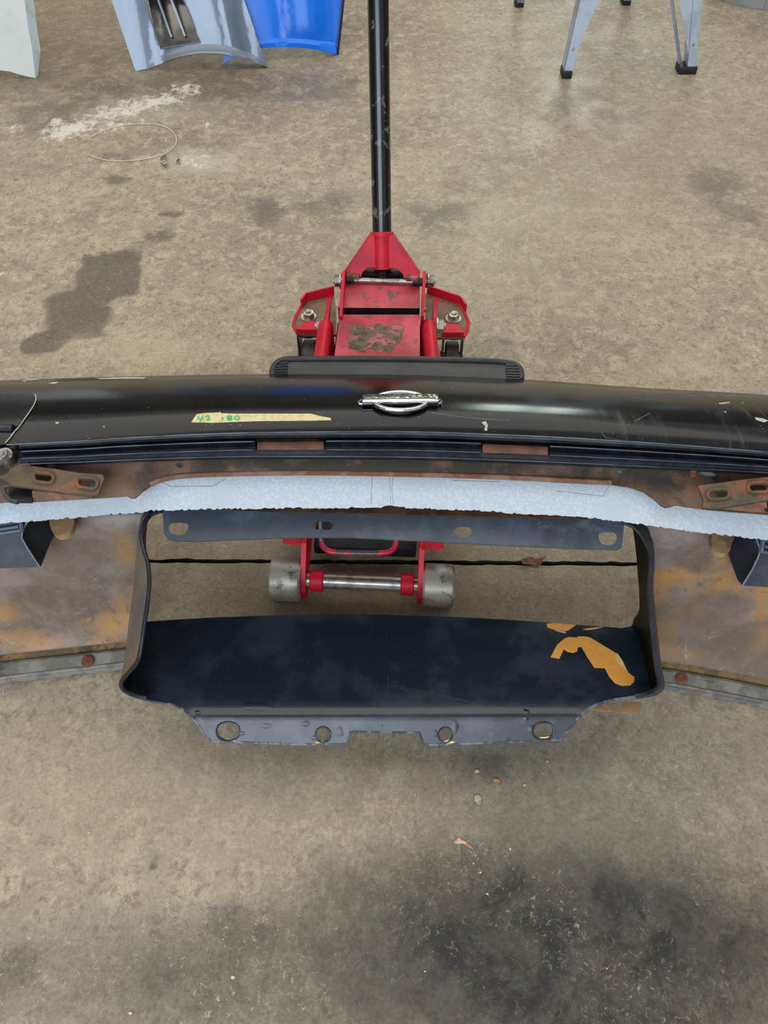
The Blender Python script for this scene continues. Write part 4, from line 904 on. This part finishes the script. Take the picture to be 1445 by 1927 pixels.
# rear wings with bolts and casters
def wing(s):
    out = [(628, 552), (576, 566), (566, 578), (557, 596), (552, 613), (560, 628), (600, 630), (632, 630), (632, 580)] if s < 0 else [(800, 552), (800, 634), (830, 636), (872, 636), (880, 622), (880, 606), (872, 584), (864, 572)]
    z = .128
    v_, f_ = tri(smooth_poly(out, 0), (), 12, 9); P = [J(x, y, z) for x, y in v_]
    if (P[f_[0][1]] - P[f_[0][0]]).cross(P[f_[0][2]] - P[f_[0][0]]).z < 0: f_ = [tuple(reversed(q_)) for q_ in f_]
    V, f = solid(P, f_, .006); wg = mk('rear_wing', V, f, M['wing_grime'], JK)
    rl = ([(628, 553), (576, 566), (566, 579)] if s < 0 else [(803, 553), (864, 573), (874, 588)])
    lo_ = [(x, y, z) for x, y in rl]; bk = [J(*p) for p in lo_]
    R = [[p + Vector((0, 0, -.0)) for p in bk], [p + Vector((0, .004, .022)) for p in bk]]
    V, f = loft(R); V, f = solid(V, f, .005); mk('rear_wall', V, f, M['red'], wg)
    fr = ([(558, 628), (598, 629), (598, 612), (574, 614)] if s < 0 else [(832, 616), (832, 634), (872, 634), (858, 618)])
    mb = MB(); P = [J(x, y, z + .0005) for x, y in fr]; mb.prism(P, (0, 0, .014)); mb.build('front_wall', M['red'], wg)
    ed = ([(574, 568), (566, 578), (556, 598), (552, 613), (560, 628)] if s < 0 else [(864, 573), (873, 586), (881, 606), (880, 622), (872, 635)])
    mb = MB(); mb.tube([J(x, y, z - .001) for x, y in dens(ed, 6, False)], .0045, 8); mb.build('wing_edge', M['red'], wg)
    bx = J(581, 597, z) if s < 0 else J(853, 600, z)
    mb = MB(); mb.hexbolt(bx, (0, 0, 1), .0145, .017); mb.build('wing_bolt', M['steel'], wg)
    # caster
    cx, cy = bx.x + s * .002, bx.y - .012
    cst = empty('rear_caster'); cst.parent = JK
    mb = MB(); mb.rev((cx, cy, .098), (0, 0, 1), [(0, 0), (0, .034), (.012, .036), (.0235, .030), (.0235, 0)], 28)
    for q_ in (-1, 1): mb.prism([(cx + q_ * .022, cy - .030, .10), (cx + q_ * .022, cy + .030, .10), (cx + q_ * .022, cy + .012, .022), (cx + q_ * .022, cy - .040, .022)], (q_ * .004, 0, 0))
    mb.build('caster_fork', M['caster_black'], cst)
    mb = MB(); mb.rev((cx - .017, cy - .014, .034), (1, 0, 0), [(0, 0), (0, .028), (.003, .034), (.031, .034), (.034, .028), (.034, 0)], 32); mb.build('caster_wheel', M['caster_wheel'], cst)
    mb = MB(); mb.rev((cx - .03, cy - .014, .034), (1, 0, 0), [(0, 0), (0, .008), (.06, .008), (.06, 0)], 12); mb.build('caster_pin', M['steel'], cst)
    nt_ = J(605 if s < 0 else 826, 612, .175); mb = MB(); mb.hexbolt((nt_.x - s * .006, nt_.y, .172), (s, 0, 0), .0165, .018); mb.build('arm_nut', M['steel'], JK)
for s in (-1, 1): wing(s)
mb = MB(); mb.box((0, .60, .075), (.22, .24, .07), bev=.004); mb.cyl((0, .40, .10), (0, .60, .10), .03, 24); mb.build('hydraulic_unit', M['box_dark'], JK)

# ============================================================ leaning panels at the back
def leanpos(pa, pb, lean):
    A, B = U(pa[0], pa[1], 0), U(pb[0], pb[1], 0); e = (B - A).normalized(); nrm = Vector((e.y, -e.x, 0)); 
    nrm = (nrm if nrm.y < 0 else -nrm); nn = (nrm + Vector((0, 0, lean))).normalized()
    return A, e, nn
# silver bonnet corner / guard panel with louvred vent
A, e, nn = leanpos((255, 134), (502, 125), .42)
nf = nn
def spos2(x, y):
    p = onplane(x, y, A, nn); u = (p - A).dot(e); w_ = (p - A).cross(e).length
    b = .030 * math.sin(max(0, min(1, (u - .08) / .45)) * PI) - .05 * max(0, 1 - w_ / .05) ** 2 * 0
    # raised ridges along the panel
    ce = lambda u0, wd, hh_: hh_ * math.exp(-((u - u0) / wd) ** 2)
    b += ce(.115 + .0 * w_, .018, -.010) + ce(.09, .03, .008) + ce(.40 - .12 * w_, .03, .014) + ce(.455 - .10 * w_, .02, -.008)
    return p + nn * b
out = [(150, -170), (210, 0), (255, 134), (282, 128), (308, 118), (335, 108), (370, 101), (400, 100), (430, 103), (460, 110), (482, 118), (503, 126), (494, 100), (460, 0), (400, -170)]
vh = [(262, -30), (270, 0), (285, 40), (302, 93), (380, 80), (352, 0), (342, -30)]
vh = [(276, 3), (284, 36), (303, 92), (379, 80), (362, 34), (347, 0), (340, -14), (300, -22), (280, -10)]
sv = sheet('car_fender', out, spos2, .004, M['silver'], holes=[dens(vh, 10)], step=11, edge=9, ang=60)
tag(sv, 'silver car fender panel with a black louvred vent, leaning in front of a blue one', 'fender')
origin_to(sv, U(255, 134, 0))
def rel(o, base): o.parent = base; o.matrix_parent_inverse = Matrix.Translation(-base.location); return o
mb = MB(); mb.tube([spos2(x, y) + nn * .002 for x, y in dens(vh, 12)], .003, 6, closed=True); rel(mb.build('vent_frame', M['silver']), sv)
vo = sheet('vent_tray', [(268, -30), (276, 3), (284, 36), (301, 94), (381, 82), (364, 34), (347, -5), (340, -30)], lambda x, y: spos2(x, y) - nn * (.05 * max(0, min(1, (85 - y) / 90)) + .004), .002, M['vent_mirror'], step=10); rel(vo, sv)
for (x0, y0), (x1, y1) in (((291, -14), (322, 70)), ((317, -14), (348, 68))):
    mb = MB(); p, q = spos2(x0, y0), spos2(x1, y1); mb.prism([p + nn * .003, q + nn * .0, q - nn * .01, p - nn * .035], e * .007); rel(mb.build('vent_louvre', M['silver']), sv)
lipr = [(308, 118), (335, 108), (370, 101), (400, 100), (430, 103), (460, 110), (482, 118), (503, 126)]
up = [(302, 105), (335, 92), (370, 84), (405, 83), (440, 88), (470, 99), (490, 112), (501, 123)]
lp2 = dens(lipr, 8, False); 
V = []; R1 = [spos2(x, y) + nn * .003 for x, y in smooth_poly(up, 2, False)]; R2 = [spos2(x, y) + nn * .016 for x, y in smooth_poly(lipr, 2, False)]; R3 = [spos2(x, y) - nn * .012 for x, y in smooth_poly([(x, y + 1) for x, y in lipr], 2, False)]
rel(lofted('arch_lip', [R1, [a_.lerp(b_, .6) + nn * .006 for a_, b_ in zip(R1, R2)], R2, R3], .002, simple('silver2', '757f8c', '6e7784', .4, .2, scale=5, coat=.3), ang=50), sv)
# blue fender behind
A2, e2, nb = leanpos((421, 121), (633, 103), .35)
def bpos(x, y):
    p = onplane(x, y, A2, nb); u = (p - A2).dot(e2); w_ = (p - A2).cross(e2).length
    ce = lambda u0, wd, hh_: hh_ * math.exp(-((u - u0) / wd) ** 2)
    up_ = max(0, min(1, (82 - y) / 20))
    return p + nb * (up_ * (ce(.245, .012, -.012) + ce(.27, .02, .010) + ce(.36, .05, .02) + ce(.43, .03, -.006)) + .012 * math.sin(max(0, min(1, u / .45)) * PI))
outb = [(380, -170), (405, 60), (424, 104), (419, 121), (436, 110), (447, 103), (470, 92), (500, 88), (540, 87), (575, 90), (605, 95), (633, 103), (641, 40), (645, 0), (655, -170)]
bf = sheet('car_fender', outb, bpos, .004, M['blue'], step=11, edge=9, ang=60)
tag(bf, 'glossy blue car fender leaning behind the silver one', 'fender'); origin_to(bf, U(421, 121, 0))
mb = MB(); mb.tube([bpos(x, y) for x, y in dens([(634, 102), (641, 40), (645, 0), (655, -170)], 20, False)], .009, 8, sq=(1, .6)); rel(mb.build('fender_edge', M['blue_edge']), bf)
R1 = [bpos(x, y) + nb * .001 for x, y in smooth_poly([(480, 76), (520, 71), (560, 72), (600, 76), (630, 80)], 2, False)]; R2 = [bpos(x, y) + nb * .012 for x, y in smooth_poly([(480, 91), (520, 88), (565, 89), (605, 95), (633, 102)], 2, False)]
rel(lofted('arch_lip', [R1, [a_.lerp(b_, .5) + nb * .008 for a_, b_ in zip(R1, R2)], R2], .002, M['blue'], ang=50), bf)
# white panel far left
A3, e3, n3 = leanpos((-180, 160), (68, 147), .30)
wpos = lambda x, y: onplane(x, y, A3, n3) + n3 * (.02 * math.sin(max(0, min(1, (x + 200) / 270)) * PI))
outw = [(-260, -170), (-260, 90), (-180, 110), (-80, 118), (0, 131), (20, 134), (45, 142), (67, 147), (62, 100), (58, 75), (47, 0), (30, -170)]
wp = sheet('body_panel', outw, wpos, .004, M['white_panel'], step=14, edge=10)
tag(wp, 'white car body panel leaning at the left edge of the photo', 'body panel'); origin_to(wp, U(67, 147, 0))
R1 = [wpos(x, y) + n3 * .001 for x, y in ((30, -170), (47, 0), (54, 55), (58, 75), (62, 100), (67, 147))]; R2 = [wpos(x, y) - n3 * .01 for x, y in ((44, -170), (62, 0), (68, 50), (75, 94), (74, 105), (70, 143))]
rel(lofted('return_edge', [R1, R2], .003, simple('white_edge', 'b9c8c8', 'adbcbc', .4, coat=.2)), wp)

# ============================================================ folding aluminium work platform
f1, f2 = U(1066, 148, 0), U(1300, 140, 0); b1, b2 = U(977, 14, 0), U(1178, 10, 0)
LD = empty('work_platform', ((f1.x + f2.x + b1.x + b2.x) / 4, (f1.y + f2.y + b1.y + b2.y) / 4, 0)); 
tag(LD, 'silver aluminium folding work platform with black rubber feet on splayed legs', 'step platform')
def lc(o, par=LD): o.parent = par; o.matrix_parent_inverse = Matrix.Translation(-LD.location) if par is LD else Matrix.Identity(4); return o
TZ = .95
tc1 = Vector((f1.x + .10, f1.y + .26, TZ)); tc2 = Vector((f2.x - .16, f2.y + .26, TZ)); tb1 = Vector((b1.x + .10, b1.y - .22, TZ)); tb2 = Vector((b2.x - .02, b2.y - .22, TZ))
def leg(foot, topv, sgn, front):
    d = topv - foot; nm = 'leg'
    s0 = Vector((.052, 0, 0)); V = []
    a0, a1 = foot + d * .02, topv
    mb = MB()
    wd = .034
    # channel section: face towards the camera and a side web going back
    mb.prism([a0 + Vector((-wd/2, 0, 0)), a0 + Vector((wd/2, 0, 0)), a1 + Vector((wd/2, 0, 0)), a1 + Vector((-wd/2, 0, 0))], (0, .003, 0))
    mb.prism([a0 + Vector((-wd/2, 0, 0)), a0 + Vector((-wd/2, .058, 0)), a1 + Vector((-wd/2, .058, 0)), a1 + Vector((-wd/2, 0, 0))], (.003, 0, 0))
    lg = lc(mb.build(nm, M['alu_light'] if front else M['alu'])); 
    mb = MB(); c_ = foot + Vector((0, .028, .013)); mb.box(c_, (wd + .004, .062, .026), bev=.003); mb = MB().box(c_ + Vector((-.016 if sgn > 0 and front else 0, 0, 0)), (wd + (.036 if sgn > 0 and front else .004), .062, .026), bev=.003); f_ = mb.build('rubber_foot', M['foot'], lg); f_.parent = lg
    for k_ in (.10, .28):
        p = foot + d * k_; m2 = MB(); m2.rev(p + Vector((0, .001, 0)), (0, -1, .2), [(0, 0), (0, .006), (.003, .005), (.0045, 0)], 12); m2.build('rivet', M['steel'], lg)
    return lg
L1 = leg(f1, tc1, -1, True); L2 = leg(f2, tc2, 1, True); L3 = leg(b1, tb1, -1, False); L4 = leg(b2, tb2, 1, False)
# tapered gusset plates inside the front legs
for lg, foot, topv, s in ((L1, f1, tc1, 1), (L2, f2, tc2, -1)):
    d = topv - foot; A = foot + d * (.10 if s > 0 else .07); B = foot + d * .62; wv = Vector((s * .16, 0, 0)); off = Vector((s * .017, -.001, 0)); wv = wv if s < 0 else wv * .8
    mb = MB(); mb.prism([A + off, B + off + wv, topv + off + wv, topv + off], (0, .003, 0)); mb.build('gusset_plate', M['alu_light'], lg)
    if s < 0:
        mb = MB(); mb.tube([A + off + Vector((-.012, .02, -.045)), B + off + wv + Vector((-.006, .012, 0))], .011, 4, sq=(1, .5)); mb.build('gusset_flange', M['alu'], lg)
mb = MB(); cm = (tc1 + tc2 + tb1 + tb2) / 4; mb.box((cm.x, cm.y, TZ + .02), (tc2.x - tc1.x + .06, tb1.y - tc1.y + .1, .04), bev=.006); lc(mb.build('platform_deck', M['alu']))

# ============================================================ metal drum at the top right
dc = U(1425, -12, 0) + Vector((0.02, .06, 0)); dr = (U(1425, 18, 0) - dc).length
mb = MB(); mb.rev(dc, (0, 0, 1), [(0, 0), (0, dr - .002), (.006, dr), (.20, dr), (.205, dr + .004), (.215, dr + .004), (.22, dr), (.5, dr), (.505, dr + .005), (.515, dr + .005), (.515, dr - .003), (.05, dr - .004), (.05, 0)], 64)
dm = mb.build('metal_drum', M['drum'], ang=40); tag(dm, 'pale metal drum cut off by the top right edge of the photo', 'drum'); origin_to(dm, dc)
sd = U(1436, 20, 0); u_ = (sd - dc); u_.z = 0; u_.normalize(); mb = MB(); mb.box(dc + u_ * (dr + .001) + Vector((0, 0, .25)), (.004, .004, .49)); rel(mb.build('drum_seam', M['alu']), dm)

# ============================================================ litter on the floor
arc = [(167, 291), (178, 296), (195, 301), (218, 303), (245, 303), (275, 299), (300, 293), (318, 286), (330, 275), (333, 262), (328, 250), (315, 240), (296, 234), (272, 233), (245, 234), (215, 239), (190, 247), (172, 258)]
mb = MB(); mb.tube([U(x, y, .0022) for x, y in smooth_poly(arc, 2, False)], .0018, 6); wr_ = mb.build('wire_loop', M['wire'])
tag(wr_, 'thin pale wire bent into an open ring lying beside the white powder', 'wire'); origin_to(wr_, U(250, 268, 0))
def flake(name, poly, mat, label, cat, group=None, curl=.004, seed=0, thick=.0008):
    r_ = random.Random(seed); cx = sum(p[0] for p in poly) / len(poly); cy = sum(p[1] for p in poly) / len(poly)
    R = max(math.hypot(p[0] - cx, p[1] - cy) for p in poly); ph = r_.uniform(0, 6)
    def pos(x, y):
        u = (x - cx) / R; v = (y - cy) / R; return U(x, y, thick + .0006 + curl * (u * math.cos(ph) + v * math.sin(ph)) ** 2 + curl * .35 * (1 + math.sin(5 * u + 4 * v + ph)) * .5)
    o = sheet(name, poly, pos, thick, mat, step=max(2, R / 4), edge=max(2, R / 4)); origin_to(o, U(cx, cy, 0)); return tag(o, label, cat, group)
flake('dry_leaf', [(980, 1053), (990, 1050), (999, 1048), (1008, 1052), (1022, 1049), (1027, 1047), (1021, 1055), (1019, 1062), (1010, 1064), (995, 1062), (983, 1061)], M['leaf'], 'curled dry brown leaf caught in the floor joint right of the jack wheels', 'leaf', curl=.012, seed=2)
flake('bark_flake', [(854, 1583), (858, 1580), (864, 1576), (869, 1580), (878, 1585), (886, 1592), (892, 1599), (880, 1594), (870, 1587), (862, 1588), (855, 1587)], M['flake_pink'], 'pinkish triangular flake, the lowest and longest scrap on the floor in front', 'flake', curl=.004, seed=3)
flake('bark_flake', [(929, 1466), (937, 1466), (944, 1472), (943, 1476), (930, 1475)], M['flake_rust'], 'small rusty orange flake below the right side of the flange', 'flake', curl=.003, seed=4)
flake('paint_flake', [(893, 1498), (899, 1495), (905, 1500), (905, 1510), (904, 1515), (900, 1514), (893, 1507)], M['flake_cream'], 'rounded cream flake a little above the long pinkish flake', 'flake', curl=.003, seed=5)
flake('paint_flake', [(892, 1452), (897, 1448), (902, 1450), (901, 1454), (896, 1455), (895, 1459)], M['flake_cream'], 'tiny yellowish flake nearest the flange, above the rounded cream one', 'flake', curl=.002, seed=6)
flake('crumpled_scrap', [(302, 296), (310, 291), (316, 294), (312, 302), (316, 306), (308, 309), (302, 305)], M['scrap'], 'crumpled grey scrap in the powder at the wire ring, left one of two', 'scrap', curl=.02, seed=8)
flake('crumpled_scrap', [(330, 300), (334, 294), (339, 301), (336, 307), (331, 305)], M['scrap'], 'small dark crumpled scrap in the powder, right one of two', 'scrap', curl=.02, seed=9)
for i, (x, y, r_) in enumerate(((987, 1478, 2.2), (960, 1598, 2.2), (1021, 1455, 1.2), (891, 1625, 1.6), (1030, 1433, 2), (917, 1682, 2), (438, 1840, 3.5), (420, 1768, 1.4), (168, 1568, 2), (245, 1907, 3.2), (800, 1828, 1.6), (1142, 1823, 1.5), (904, 1642, 2), (500, 1044, 0))):
    if r_ == 0: continue
    rnd2 = random.Random(i); pl = [(x + r_ * 1.2 * math.cos(q) * rnd2.uniform(.7, 1.2), y + r_ * math.sin(q) * rnd2.uniform(.7, 1.3)) for q in [2*PI*k/7 for k in range(7)]]
    flake('paint_speck', pl, M['chip'], 'tiny pale speck of dried paint on the floor in front of the bumper', 'speck', 'paint specks on the near floor', curl=.001, seed=i)
